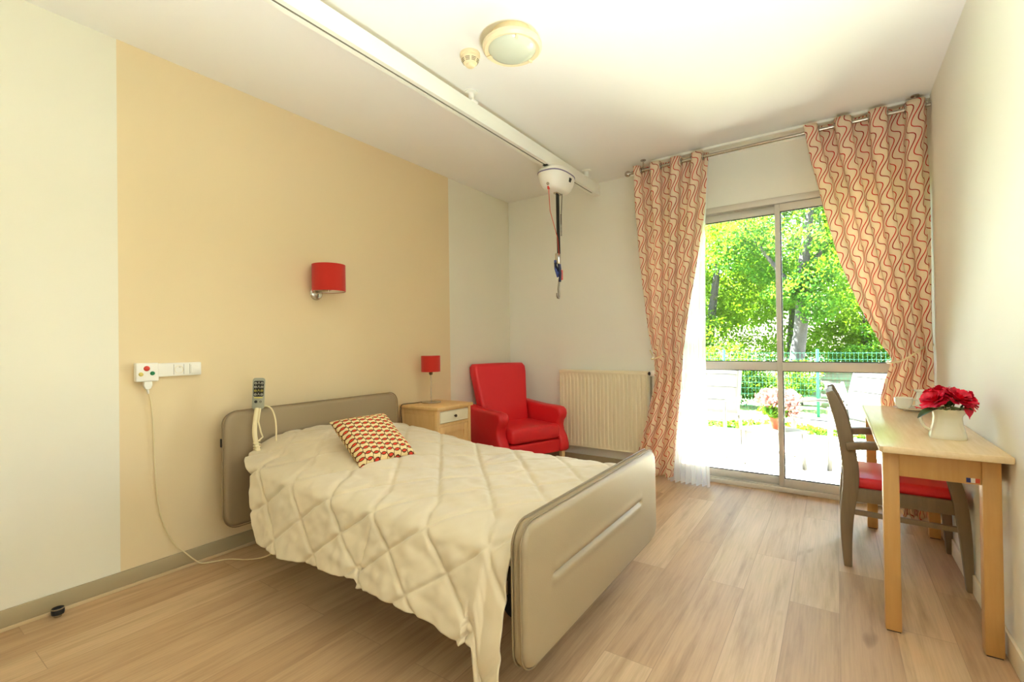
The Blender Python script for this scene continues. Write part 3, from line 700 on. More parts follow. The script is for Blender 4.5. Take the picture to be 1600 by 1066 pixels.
bm = bmn(); lathe(bm, KN, (nx1 - .002, (ny0 + ny1) / 2, .622), 20, RY(PI / 2)); obj('knob', bm, 'knob', dr)
bm = bmn(); y0, y1 = ny0 + .033, ny1 - .033
for lo, hi in (((y0, .088), (y0 + .05, .552)), ((y1 - .05, .088), (y1, .552)), ((y0 + .05, .088), (y1 - .05, .14)), ((y0 + .05, .50), (y1 - .05, .552))): box(bm, (nx1 - .02, lo[0], lo[1]), (nx1 - .002, hi[0], hi[1]), .0015)
box(bm, (nx1 - .017, y0 + .04, .13), (nx1 - .009, y1 - .04, .51)); dr = obj('door', bm, 'night', t)
bm = bmn(); lathe(bm, KN, (nx1 - .002, y1 - .022, .385), 20, RY(PI / 2)); obj('knob', bm, 'knob', dr)
for z in (.45, .16): obj('hinge', tube(bmn(), [(nx1 + .001, y0 - .001, z), (nx1 + .001, y0 - .001, z + .05)], .0035, 8), 'knob', dr)
LC = (-2.712, 2.772)
t = thing('table_lamp', 'small table lamp with red drum shade and thin steel stem on the nightstand', 'lamp', (LC[0], LC[1], nz))
bm = bmn(); lathe(bm, [(0, 0), (.078, 0), (.080, .004), (.076, .009), (.02, .013), (.006, .016), (0, .016)], (*LC, nz), 40); obj('base', bm, 'chrome', t)
bm = bmn(); tube(bm, [(*LC, nz + .012), (*LC, .955)], .0045, 10); obj('stem', bm, 'chrome', t)
bm = bmn(); lathe(bm, [(0, .93), (.010, .93), (.015, .94), (.015, .962), (.011, .97), (.011, 1.0), (0, 1.0)], (*LC, 0), 20); obj('bulb_holder', bm, 'knob', t)
bm = bmn(); lathe(bm, [(.075, .957), (.077, .957), (.077, 1.086), (.075, 1.086), (.075, .957)], (*LC, 0), 44); sh = obj('shade', bm, 'shade', t)
bm = bmn(); lathe(bm, [(.0745, .959), (.0745, 1.084)], (*LC, 0), 44)
for a in (.4, 2.5, 4.6): tube(bm, [(LC[0], LC[1], .968), (LC[0] + .074 * math.cos(a), LC[1] + .074 * math.sin(a), .968)], .0018, 6)
obj('shade_lining', bm, 'shade_in', sh)
bm = bmn(); tube(bm, smooth_path([(LC[0] - .05, LC[1] - .055, nz + .007), (-2.785, 2.66, nz + .004), (-2.80, 2.59, nz + .006), (-2.80, 2.535, nz + .001), (-2.802, 2.528, .66), (-2.80, 2.535, .58), (-2.798, 2.538, .48), (-2.80, 2.54, .40), (-2.81, 2.54, .25), (-2.85, 2.53, .05)]), .0032, 8); cd = obj('cord', bm, 'cable_dark', t)
bm = bmn(); lathe(bm, [(0, .025), (.008, .022), (.011, .005), (.011, -.012), (.006, -.025), (0, -.026)], (-2.798, 2.535, .485), 12); obj('switch', bm, 'cable_dark', cd)
# ================================================================== ARMCHAIR
AF = math.radians(-20.4)
t = thing('armchair', 'red upholstered armchair with pale wooden legs in the corner beside the radiator', 'armchair', (-2.452, 3.612, 0), AF)
def arm_out(n): return n
out = [(.305, .185), (.322, .215), (.322, .26), (.300, .325), (.262, .375), (.252, .42), (.262, .46), (.29, .49), (.302, .53), (.292, .568), (.262, .588), (.2, .594), (0, .596), (-.22, .61), (-.31, .62), (-.325, .185)]
for s in (-1, 1):
    bm = bmn(); extrude(bm, out, 'y', s * .275, s * .378, .026, 4); obj('arm', bm, 'red_vinyl', t, 50, local=True)
bm = bmn(); extrude(bm, [(-.25, .30), (.25, .30), (.262, .58), (.30, .90), (.298, .955), (.27, .985), (0, .99), (-.27, .985), (-.298, .955), (-.30, .90), (-.262, .58)], 'x', -.06, .06, .032, 4)
for v in bm.verts: v.co.x += -.185 - .20 * (v.co.z - .42)
obj('backrest', bm, 'red_vinyl', t, 50, local=True)
bm = bmn()
def seatf(u, v):
    a = PI * 2 * u; return None
box(bm, (-.16, -.272, .315), (.325, .272, .445), .04, 5)
for v in bm.verts:
    if v.co.z > .40: v.co.z += .012 * math.cos(v.co.y / .272 * PI / 2) * math.cos((v.co.x - .08) / .25 * 1.2)
obj('seat_cushion', bm, 'red_vinyl', t, 50, local=True)
bm = bmn(); box(bm, (-.29, -.275, .188), (.302, .275, .305), .016, 3); obj('seat_frame', bm, 'red_vinyl', t, 50, local=True)
bm = bmn(); extrude(bm, [(-.27, .19), (.27, .19), (.28, .6), (-.28, .6)], 'x', -.335, -.29, .012, 3); obj('back_panel', bm, 'red_vinyl', t, 50, local=True)
for x, y, dx in ((.268, -.325, .012), (.268, .325, .012), (-.28, -.32, -.02), (-.28, .32, -.02)):
    bm = bmn(); bar(bm, [(x, y, .20), (x + dx, y, 0)], [.042, .026], [.042, .026]); obj('leg', bm, 'leg_wood', t, local=True)
# ================================================================== RADIATOR
rx0, rx1, ry, rz0, rz1 = -2.238, -1.366, 4.066, .182, .914
t = thing('radiator', 'cream panel radiator with vertical ribs on the back wall', 'radiator', ((rx0 + rx1) / 2, YB, 0))
NR = 22; pw = (rx1 - rx0 - .03) / NR
def radf(u, v):
    x = rx0 + .004 + (rx1 - rx0 - .008) * u; z = rz0 + .004 + (rz1 - rz0 - .03) * v
    q = ((x - rx0 - .015) / pw); fr = q - math.floor(q)
    w = sm(.02, .05, v) * (1 - sm(.955, .985, v)) * (1 if 0 < q < NR else 0)
    g = sm(.28, .40, abs(fr - .5)) * w
    return (x, ry + .009 * g, z)
bm = bmn(); grid(bm, radf, NR * 10, 40); obj('front_panel', bm, 'rad', t, 60)
bm = bmn(); box(bm, (rx0, ry + .005, rz0), (rx0 + .006, ry + .068, rz1), .002); box(bm, (rx1 - .006, ry + .005, rz0), (rx1, ry + .068, rz1), .002)
box(bm, (rx0, ry - .001, rz1 - .03), (rx1, ry + .006, rz1 - .002), .002); box(bm, (rx0, ry - .001, rz0), (rx1, ry + .006, rz0 + .01), .002); box(bm, (rx0 + .006, ry + .055, rz0), (rx1 - .006, ry + .064, rz1 - .01)); obj('side_casing', bm, 'rad', t)
bm = bmn(); box(bm, (rx0, ry + .003, rz1 - .006), (rx1, ry + .012, rz1), .001); box(bm, (rx0, ry + .058, rz1 - .006), (rx1, ry + .068, rz1), .001)
for k in range(60): x = rx0 + .01 + k * (rx1 - rx0 - .02) / 59; box(bm, (x - .002, ry + .008, rz1 - .006), (x + .002, ry + .062, rz1 - .002))
obj('top_grille', bm, 'rad', t)
for x in (rx0 + .15, rx1 - .15): obj('wall_bracket', box(bmn(), (x - .02, ry + .06, .3), (x + .02, YB - .001, .8)), 'rad', t)
bm = bmn(); lathe(bm, [(0, 0), (.016, 0), (.024, .008), (.026, .05), (.022, .065), (0, .065)], (rx1 + .035, ry - .022, .898), 24, RZ(-.75) @ RX(-PI / 2)); vv = obj('valve_head', bm, 'white_pl', t)
bm = bmn(); lathe(bm, [(0, .006), (.015, .006), (.017, 0), (0, 0)], (rx1 + .0335, ry - .0205, .898), 20, RZ(-.75) @ RX(PI / 2)); obj('valve_cap', bm, 'rubber', vv)
bm = bmn(); tube(bm, [(rx1 - .004, ry + .035, .893), (rx1 + .035, ry + .04, .893)], .011, 10); tube(bm, [(rx1 + .03, ry + .03, .89), (rx1 + .03, ry + .03, .7), (rx1 + .03, ry + .03, .10), (rx1 + .03, YB - .014, .10)], .010, 10); obj('pipe', bm, 'hook', t)
# ================================================================== CURTAINS
RY_, RZ_ = 3.87, 2.612
t = thing('curtain_rod', 'brushed metal curtain rod with ball end above the patio door', 'curtain rod', (-.4, RY_, RZ_))
bm = bmn(); tube(bm, [(-1.40, RY_, RZ_), (XR - .002, RY_, RZ_ + .012)], .0125, 16); obj('rod', bm, 'chrome', t)
bm = bmn(); lathe(bm, [(0, -.026), (.012, -.024), (.022, -.014), (.026, 0), (.022, .014), (.013, .022), (.010, .03), (.014, .036), (.014, .05), (0, .05)], (-1.435, RY_, RZ_), 24, RY(PI / 2)); obj('finial', bm, 'chrome', t)
for x in (-1.30, .44):
    bm = bmn(); tube(bm, [(x, RY_, RZ_ + .014), (x, RY_, ZC - .004)], .007, 8); lathe(bm, [(0, -.006), (.022, -.006), (.022, 0), (0, 0)], (x, RY_, ZC), 20); tube(bm, [(x - .008, RY_, RZ_), (x + .008, RY_, RZ_)], .016, 12); obj('rod_bracket', bm, 'chrome', t)
o = obj('curtain_track', box(bmn(), (-1.25, 3.91, ZC - .018), (XR, 4.0, ZC), .003), 'white_pl'); tag(o, 'slim white curtain track fixed to the ceiling above the patio door', 'curtain track')
def curtain(name, label, XLt, XRt, zb, ztop, n, phi, Wf, amp, tie, grp, sway, anchor):
    t = thing(name, label, 'curtain', ((XLt[-1][1] + XRt[-1][1]) / 2, RY_, 0), 0, grp)
    def rodz(x): return RZ_ + .012 * (x + 1.4) / 1.9
    def f(u, v):
        z = zb + (ztop - zb) * v
        xl, xr = interp(z, XLt), interp(z, XRt); wd = xr - xl
        uu = u + .012 * math.sin(3 * z + 9 * u) * (1 - v)
        k = sm(0, .10, abs(z - tie)) if tie else 1
        a = amp(z) * (.55 + .45 * k)
        ph = 2 * PI * n * u + phi + sway * math.sin(z * 1.9 + u * 4) * (1 - sm(2.2, 2.6, z))
        y = RY_ - a * math.sin(ph) - .012 * math.sin(2 * ph + z * 2) * (1 - v) + .004 * noise.noise(V((u * 9, z * 3, 1)))
        x = xl + wd * uu - .16 * wd / n * math.sin(2 * ph) * .5
        if z > RZ_ - .3: y = y
        zz = z + (rodz(x) - RZ_) * v
        return (x, min(y, 4.05), zz)
    bm = bmn(); 
    wt = XRt[-1][1] - XLt[-1][1]
    def uvf(u, v):
        z = zb + (ztop - zb) * v; wd = interp(z, XRt) - interp(z, XLt)
        return ((u - anchor) * Wf * (.25 + .75 * wd / wt), z)
    grid(bm, f, 150, 110, uvf)
    fab = obj('fabric', bm, 'curtain', t, 80); md = fab.modifiers.new('thick', 'SOLIDIFY'); md.thickness = .0025; md.offset = 0
    vr = (RZ_ - zb) / (ztop - zb); k = 0
    ks = [i for i in range(-2, int(2 * n) + 3)]
    for i in ks:
        u = (i * PI - phi) / (2 * PI * n)
        if .01 < u < .99:
            x, y, z = f(u, vr); x2, y2, _ = f(u + .004, vr)
            tang = V((x2 - x, y2 - y, 0)).normalized(); ang = math.atan2(tang.y, tang.x)
            bm = bmn(); ring = [V((.023 * math.cos(a * PI / 12), 0, .023 * math.sin(a * PI / 12))) for a in range(25)]
            tube(bm, [TR((x, RY_, rodz(x))) @ RZ(ang) @ p for p in ring], .0055, 8, False); obj('eyelet', bm, 'chrome', t)
    return t, f
LX = [(.06, -1.40), (.25, -1.375), (.50, -1.31), (.82, -1.235), (.95, -1.228), (1.04, -1.232), (1.25, -1.27), (1.74, -1.315), (2.28, -1.351), (2.66, -1.367)]
LR = [(.06, -1.095), (.42, -1.06), (.83, -1.022), (1.14, -.998), (1.45, -.958), (1.75, -.905), (2.19, -.836), (2.66, -.785)]
tl, fl = curtain('curtain', 'cream curtain with red wavy lines hanging straight beside the radiator', LX, LR, .075, 2.652, 3.5, 1.4, 1.15, lambda z: .028 + .016 * sm(1.0, 2.5, z) + .006 * (1 - sm(.2, .9, z)), 1.05, 'red wave print curtains at the patio door', .5, .35)
bm = bmn(); pts = [(-1.30, 3.97, 1.10), (-1.255, 3.90, 1.055), (-1.245, 3.835, 1.035), (-1.215, 3.805, 1.035), (-1.165, 3.800, 1.055), (-1.135, 3.803, 1.075)]
tube(bm, smooth_path(pts), .006, 8); obj('tieback', bm, 'cable', tl)
RXl = [(.05, .345), (.40, .285), (.776, .235), (.90, .262), (1.0, .292), (1.047, .300), (1.134, .248), (1.393, .143), (1.684, .05), (2.06, -.037), (2.39, -.102), (2.659, -.143)]
RXr = [(.05, .492), (.6, .506), (1.05, .508), (2.3, .508), (2.66, .513)]
tr_, fr_ = curtain('curtain', 'cream curtain with red wavy lines swept to the right wall by a tieback', RXl, RXr, .045, 2.652, 3.5, .9, 1.30, lambda z: .034 + .012 * sm(1.3, 2.5, z), 1.05, 'red wave print curtains at the patio door', .6, .9)
bm = bmn(); pts = [(.285, 3.90, 1.03), (.275, 3.84, 1.022), (.30, 3.795, 1.022), (.345, 3.782, 1.035), (.40, 3.79, 1.075), (.435, 3.82, 1.10), (.465, 3.89, 1.12), (XR - .001, 3.95, 1.13)]
tube(bm, smooth_path(pts), .006, 8); lathe(bm, [(0, .012), (.010, .010), (.012, 0), (0, 0)], (XR - .012, 3.95, 1.13), 12, RY(PI / 2)); obj('tieback', bm, 'cable', tr_)
def shf(u, v):
    z = .012 + (2.675 - .012) * v
    xl = interp(z, [(0, -1.17), (1.0, -1.15), (2.7, -1.05)]); xr = interp(z, [(0, -.835), (1.04, -.858), (2.11, -.838), (2.7, -.80)])
    ph = u * 2 * PI * 8
    return (xl + (xr - xl) * u, 3.975 + (.018 + .012 * (1 - v)) * math.sin(ph + .7 * math.sin(z * 2)) + .008 * math.sin(ph * .5 + z), z)
bm = bmn(); grid(bm, shf, 160, 30); o = obj('sheer_curtain', bm, 'sheer', None, 80); tag(o, 'white translucent voile curtain hanging at the left of the patio door', 'sheer curtain')
# ================================================================== TABLE BY THE RIGHT WALL
TX0, TX1, TY0, TY1, TZ = .138, XR - .003, 2.335, 3.755, .752
t = thing('table', 'narrow beech console table against the right wall with a pale top', 'table', ((TX0 + TX1) / 2, (TY0 + TY1) / 2, 0))
bm = bmn(); extrude(bm, [(TX0, TY0 + .012), (TX0 + .012, TY0), (TX1 - .004, TY0), (TX1, TY0 + .004), (TX1, TY1), (TX0 + .012, TY1), (TX0, TY1 - .012)], 'z', TZ - .026, TZ, .005); obj('top', bm, 'beech_top', t)
LX0, LX1, LY0, LY1, lw = .152, .492, 2.405, 3.70, .052
for x in (LX0, LX1 - lw):
    for y in (LY0, LY1 - lw):
        bm = bmn(); box(bm, (x, y, .004), (x + lw, y + lw, TZ - .026), .004); lg = obj('leg', bm, 'beech', t)
        obj('foot', box(bmn(), (x + .004, y + .004, 0), (x + lw - .004, y + lw - .004, .005)), 'rubber', lg, smooth=False)
za = .625
bm = bmn(); box(bm, (LX0 + lw, LY0 + .006, za), (LX1 - lw, LY0 + .028, TZ - .026), .002); ap = obj('apron', bm, 'beech', t)
obj('apron', box(bmn(), (LX0 + lw, LY1 - .028, za), (LX1 - lw, LY1 - .006, TZ - .026), .002), 'beech', t)
obj('apron', box(bmn(), (LX1 - .028, LY0 + lw, za), (LX1 - .006, LY1 - lw, TZ - .026), .002), 'beech', t)
for k, m_ in enumerate(('flag_b', 'flag_w', 'flag_r')):
    obj('flag_sticker', box(bmn(), (.398 + k * .0125, LY0 + .0045, .631 ), (.398 + (k + 1) * .0125, LY0 + .0062, .648), .0008), m_, ap)
# ================================================================== DINING CHAIR
t = thing('dining_chair', 'taupe wooden armchair with red seat pushed under the console table', 'chair', (.27, 3.21, 0))
yN, yF = 2.985, 3.43; pw_ = .030
rear = [(.040, .0), (.036, .14), (.040, .27), (.055, .40), (.058, .50), (.045, .62), (.024, .74), (-.006, .84), (-.028, .90)]
for y in (yN, yF):
    bm = bmn(); bar(bm, smooth_path([(x, y, z) for x, z in rear], 3), pw_, [.034 + .036 * math.sin(min(1, i / 24) * PI) for i in range(25)], (0, 1, 0), .005); obj('rear_leg', bm, 'taupe_wood', t)
front = [(.497, 0), (.49, .16), (.478, .32), (.462, .44), (.436, .535), (.39, .60), (.33, .624)]
for y in (yN - .012, yF + .012):
    bm = bmn(); bar(bm, smooth_path([(x, y, z) for x, z in front], 3), .032, [.026 + .026 * math.sin(min(1, i / 17) * PI) for i in range(19)], (0, 1, 0), .006); obj('front_leg', bm, 'taupe_wood', t)
    bm = bmn(); bar(bm, smooth_path([(.040, y, .622), (.12, y, .632), (.22, y, .636), (.34, y, .628)], 3), .044, .040, (0, 1, 0), .006); obj('arm', bm, 'taupe_wood', t)
    bm = bmn(); bar(bm, [(.055, y + (.012 if y < 3.2 else -.012), .375), (.475, y + (.012 if y < 3.2 else -.012), .375)], .024, .068, (0, 1, 0), .004); obj('seat_rail', bm, 'taupe_wood', t)
    bm = bmn(); bar(bm, [(.045, y + (.012 if y < 3.2 else -.012), .285), (.478, y + (.012 if y < 3.2 else -.012), .275)], .018, .026, (0, 1, 0), .004); obj('stretcher', bm, 'taupe_wood', t)
for x in (.465, .06): obj('cross_rail', bar(bmn(), [(x, yN, .375), (x, yF, .375)], .022, .066, (1, 0, 0), .004), 'taupe_wood', t)
bm = bmn(); box(bm, (.065, yN + .005, .40), (.462, yF - .005, .458), .022, 4)
for v in bm.verts:
    if v.co.z > .43: v.co.z += .028 * max(0, math.cos((v.co.y - 3.208) / .22 * PI / 2)) * max(0, math.cos((v.co.x - .26) / .22 * PI / 2))
obj('seat', bm, 'red_vinyl', t, 50)
for z, x, hh in ((.86, -.013, .07), (.70, .033, .05), (.585, .05, .04)):
    bm = bmn(); bar(bm, smooth_path([(x, yN + .01, z), (x - .012, (3 * yN + yF) / 4, z), (x - .018, (yN + yF) / 2, z), (x - .012, (yN + 3 * yF) / 4, z), (x, yF - .01, z)], 3), .016, hh, (1, 0, .35), .004); obj('back_slat', bm, 'taupe_wood', t)
obj('arm_clip', box(bmn(), (.165, yN - .04, .640), (.19, yN - .02, .655), .003), 'rubber', t)
# ================================================================== ON THE TABLE
jc = V((.385, 2.66, TZ))
t = thing('jug', 'ivory ceramic jug holding red roses on the console table', 'jug', jc)
JP = [(0, .058), (.008, .060), (.03, .055), (.06, .0485), (.085, .046), (.105, .048), (.118, .0515), (.122, .053)]
def jf(rm, zs):
    def f(u, v):
        z = v * .122; r = interp(z, JP) + rm; a = u * 2 * PI; c, s = math.cos(a), math.sin(a); n = 3.4
        k = (abs(c) ** n + abs(s) ** n) ** (-1 / n); sp = sm(.75, 1, v) * max(0, c) ** 6 * .028
        return jc + V((c * (r * k + sp), s * (r * k * .82), z + sp * .25 + zs))
    return f
bm = bmn(); grid(bm, jf(0, 0), 56, 24); grid(bm, lambda u, v: jf(-.004, 0)(1 - u, .03 + v * .97), 56, 24)
grid(bm, lambda u, v: jf(0, 0)(u, 0) * v + (jc + V((0, 0, .0))) * (1 - v), 56, 1); grid(bm, lambda u, v: jf(-.004 * v, 0)(u, 1), 56, 1)
bmesh.ops.remove_doubles(bm, verts=bm.verts, dist=1e-5); obj('body', bm, 'jug', t, 50, recalc=True)
bm = bmn(); tube(bm, smooth_path([jc + V(p) for p in ((-.046, 0, .112), (-.066, 0, .112), (-.083, 0, .098), (-.086, 0, .075), (-.074, 0, .045), (-.053, 0, .028))]), .0058, 10); obj('handle', bm, 'jug', t)
def rose(name, label, c, R, tilt, az, seed):
    rs = random.Random(seed)
    base = jc + V((rs.uniform(-.02, .02), rs.uniform(-.015, .015), .03))
    t = thing(name, label, 'flower', c, 0, 'red roses in the ivory jug')
    OM = TR(c) @ RZ(az) @ RY(tilt)
    bm = bmn()
    layers = [(5, .20, 1.35, .62), (6, .38, 1.1, .85), (7, .58, .80, 1.0), (8, .78, .48, 1.05), (8, .92, .16, 1.0)]
    for n, rr, lift, sz in layers:
        for k in range(n):
            a = 2 * PI * k / n + rs.uniform(-.3, .3) + rr * 3; l2 = lift + rs.uniform(-.18, .18); s2 = R * sz * rs.uniform(.85, 1.1)
            def pf(u, v, a=a, l2=l2, s2=s2, rr=rr):
                w = (u - .5) * 2; wd = math.sin(min(1, v * 1.25) * PI / 2) * .62 * s2
                d = v * s2; curl = .30 * s2 * max(0, v - .68) ** 1.2
                rad = d * math.cos(l2) * .85 + R * .05 + curl; z = d * math.sin(l2) - curl * .9 - abs(w) ** 2 * .10 * s2 * (1 - rr) + .05 * s2 * math.sin(w * 5 + a * 7) * v
                ang = a + w * wd / max(rad * .55 + R * .25, .006) * .55
                return OM @ V((rad * math.cos(ang), rad * math.sin(ang), z * .9 - R * .35))
            grid(bm, pf, 6, 7)
    fl = obj('flower_head', bm, 'rose', t, 80)
    bm = bmn(); lathe(bm, [(0, -R * .55), (R * .18, -R * .48), (R * .22, -R * .3), (0, -R * .25)], (0, 0, 0), 12); bm.transform(OM); obj('sepal', bm, 'leaf_d', t)
    e = OM @ V((0, 0, -R * .5)); bm = bmn(); tube(bm, smooth_path([e, (e + base) / 2 + V((0, 0, .006)), base]), .0028, 6); obj('stem', bm, 'stem', t)
    return t
for i, (lab, dx, dy, dz, R, tl_, az) in enumerate((
    ('red rose hanging over the jug handle side, lowest of the bunch', -.045, -.02, .168, .058, .75, PI + .5),
    ('red rose over the jug spout, largest and widest open', .035, -.03, .180, .062, .55, -.6),
    ('red rose at the top of the bunch behind the two front blooms', -.005, .02, .195, .055, .15, 1.2),
    ('red rose at the wall side of the bunch in the jug', .075, .01, .165, .050, .95, .1),
    ('red rose at the back of the bunch facing the window', -.03, .06, .18, .050, .6, 1.9))):
    rose('rose', lab, jc + V((dx, dy, dz)), R, tl_, az, i + 3)
t = thing('rose_foliage', 'dark green rose leaves between the blooms and the jug rim', 'leaves', jc + V((0, 0, .12)))
def leaf(p, d, L, w, tw):
    d = V(d).normalized(); s = d.cross(V((0, 0, 1))).normalized(); up = s.cross(d)
    bm = bmn()
    def f(u, v):
        a = (u - .5) * 2; ww = w * math.sin(PI * min(1, v * .92 + .06)) ** .8
        return V(p) + d * (L * v) + s * (a * ww) + up * (abs(a) * ww * .35 - L * .35 * v * v + tw * a * ww)
    grid(bm, f, 6, 8); return obj('leaf', bm, 'leaf_d', t, 80)
for p, d, L, w, tw in (((-.03, -.03, .125), (-1, -.5, -.15), .085, .020, .2), ((-.01, -.045, .120), (-.2, -1, .6), .06, .020, 0), ((.015, -.045, .122), (.2, -1, .7), .06, .021, .1), ((.03, -.03, .125), (.9, -.8, .5), .05, .018, 0), ((-.025, -.04, .122), (-.6, -1, .6), .055, .02, -.2), ((.0, -.02, .13), (.1, -.6, 1), .06, .022, 0), ((-.02, .04, .125), (-.6, .8, .4), .06, .02, 0), ((.04, -.01, .13), (.7, -.3, .8), .05, .018, 0)):
    leaf(jc + V(p), d, L, w, tw)
o = None
bm = bmn()
def petal(u, v): return V((.445, 2.625, TZ + .118)) + V(((u - .5) * .03 * math.sin(PI * (v * .8 + .15)), -.004 - .010 * v, .03 - .055 * v + .006 * math.cos(u * PI * 2)))
grid(bm, petal, 6, 6); o = obj('rose_petal', bm, 'rose', None, 80); tag(o, 'loose red petal drooping over the spout rim of the ivory jug', 'petal')
# saucer, cup, creamer, napkin
sc = V((.375, 3.575, TZ))
t = thing('saucer', 'white oval saucer under the tea cup on the console table', 'saucer', sc)
bm = bmn(); lathe(bm, [(0, .003), (.05, .003), (.07, .008), (.094, .016), (.096, .018), (.092, .019), (.07, .012), (.05, .007), (0, .006)], (0, 0, 0), 40); lathe(bm, [(.04, 0), (.05, 0), (.05, .004), (.04, .004)], (0, 0, 0), 32)
bm.transform(TR(sc)); obj('plate', bm, 'porcelain', t)
cc2 = sc + V((-.045, .02, .008))
t = thing('cup', 'white porcelain tea cup on the saucer behind the jug', 'cup', cc2)
bm = bmn(); lathe(bm, [(.0, .0), (.024, 0), (.025, .004), (.034, .012), (.041, .03), (.044, .06), (.0455, .064), (.0425, .06), (.039, .03), (.031, .012), (0, .008)], cc2, 36); obj('bowl', bm, 'porcelain', t)
bm = bmn(); tube(bm, smooth_path([cc2 + V(p) for p in ((.043, .0, .05), (.06, .0, .054), (.068, 0, .04), (.06, 0, .022), (.038, 0, .018))]), .004, 8); obj('handle', bm, 'porcelain', t)
c3 = V((.425, 3.62, TZ + .018))
t = thing('creamer', 'white porcelain milk pot beside the tea cup by the right wall', 'creamer', c3)
bm = bmn(); lathe(bm, [(0, -.010), (.036, -.010), (.041, 0), (.040, .03), (.034, .065), (.033, .085), (.038, .10), (.035, .098), (.030, .085), (.031, .065), (.036, .03), (0, .01)], c3, 32)
for v in bm.verts:
    if v.co.z > c3.z + .085 and v.co.x < c3.x - .02: v.co.x -= .012
obj('body', bm, 'porcelain', t)
bm = bmn(); tube(bm, smooth_path([c3 + V(p) for p in ((.033, 0, .08), (.055, 0, .08), (.062, 0, .055), (.04, 0, .025))]), .0045, 8); obj('handle', bm, 'porcelain', t)
bm = bmn()
grid(bm, lambda u, v: V((.375 + .075 * u, 3.50 + .06 * v - .02 * u, TZ + .0225 + .006 * math.sin(u * 7 + v * 3) + .004 * v)), 14, 10)
o = obj('napkin', bm, 'rose', None, 80); md = o.modifiers.new('t', 'SOLIDIFY'); md.thickness = .003; tag(o, 'folded red paper napkin lying on the saucer rim', 'napkin')
# ================================================================== OUTSIDE
GZ = -.04
sbox('terrace', (-7, YB + .11, GZ - .3), (6, 7.1, GZ), 'terrace')
sbox('lawn', (-16, 7.1, GZ - .35), (14, 34, GZ - .03), 'lawn')
# facade outside continues both ways
bm = bmn(); box(bm, (-8, YB + .02, GZ - .2), (XL - .2, YB + .3, 3.1)); box(bm, (XR + .2, YB + .02, GZ - .2), (6, YB + .3, 3.1)); box(bm, (XL - .2, YB + .3, ZC + .1), (XR + .2, YB + .32, 3.1))
struct(obj('wall_outside', bm, 'facade', smooth=False))
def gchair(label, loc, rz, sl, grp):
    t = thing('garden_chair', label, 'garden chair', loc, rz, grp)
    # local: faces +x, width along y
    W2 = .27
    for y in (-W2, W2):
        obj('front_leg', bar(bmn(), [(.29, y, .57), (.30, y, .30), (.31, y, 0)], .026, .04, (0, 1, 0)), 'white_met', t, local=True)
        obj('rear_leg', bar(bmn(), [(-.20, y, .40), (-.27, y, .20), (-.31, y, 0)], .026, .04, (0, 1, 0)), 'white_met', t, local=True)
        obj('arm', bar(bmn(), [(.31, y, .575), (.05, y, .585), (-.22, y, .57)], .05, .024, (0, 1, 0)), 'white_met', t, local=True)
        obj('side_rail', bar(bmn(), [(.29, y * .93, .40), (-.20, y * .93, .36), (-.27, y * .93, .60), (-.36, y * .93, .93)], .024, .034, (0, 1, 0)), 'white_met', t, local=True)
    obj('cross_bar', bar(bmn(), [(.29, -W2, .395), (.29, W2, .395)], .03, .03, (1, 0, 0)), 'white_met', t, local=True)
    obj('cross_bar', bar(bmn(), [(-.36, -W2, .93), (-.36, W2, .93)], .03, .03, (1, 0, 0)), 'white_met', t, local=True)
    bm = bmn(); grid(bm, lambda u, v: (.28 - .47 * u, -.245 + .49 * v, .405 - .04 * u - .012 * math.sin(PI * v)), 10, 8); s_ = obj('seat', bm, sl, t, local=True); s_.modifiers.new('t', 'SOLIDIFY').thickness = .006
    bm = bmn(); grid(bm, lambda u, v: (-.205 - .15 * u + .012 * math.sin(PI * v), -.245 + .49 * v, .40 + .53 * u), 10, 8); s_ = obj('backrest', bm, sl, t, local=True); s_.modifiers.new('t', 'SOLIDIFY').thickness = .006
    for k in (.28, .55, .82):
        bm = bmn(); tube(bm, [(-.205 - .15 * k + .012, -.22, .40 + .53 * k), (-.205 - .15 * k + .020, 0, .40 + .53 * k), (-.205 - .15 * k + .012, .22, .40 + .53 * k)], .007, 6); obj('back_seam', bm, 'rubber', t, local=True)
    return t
GR = 'white garden chairs on the terrace'
gchair('white garden chair on the terrace facing the room, beside the voile curtain', (-1.18, 5.58, GZ), -PI / 2 - .12, 'sling', GR)
gchair('pale grey garden chair on the terrace behind the dining chair', (.04, 5.62, GZ), PI + .62, 'sling_g', GR)
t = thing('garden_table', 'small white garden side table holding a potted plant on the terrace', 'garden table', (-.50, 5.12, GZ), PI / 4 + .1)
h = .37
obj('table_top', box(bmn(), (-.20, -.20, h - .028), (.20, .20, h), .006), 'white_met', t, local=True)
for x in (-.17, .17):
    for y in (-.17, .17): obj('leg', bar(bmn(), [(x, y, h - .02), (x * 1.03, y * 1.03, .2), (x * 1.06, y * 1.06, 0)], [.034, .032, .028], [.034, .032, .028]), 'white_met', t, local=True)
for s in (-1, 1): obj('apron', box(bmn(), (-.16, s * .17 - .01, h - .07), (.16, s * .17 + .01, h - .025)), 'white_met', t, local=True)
pc = V((-.475, 5.12, GZ + h))
t = thing('potted_plant', 'pink flowering plant in a terracotta pot on the garden table', 'potted plant', pc)
bm = bmn(); lathe(bm, [(0, 0), (.042, 0), (.058, .085), (.064, .085), (.065, .108), (.056, .108), (.054, .09), (0, .088)], pc, 28); obj('pot', bm, 'terracotta', t)
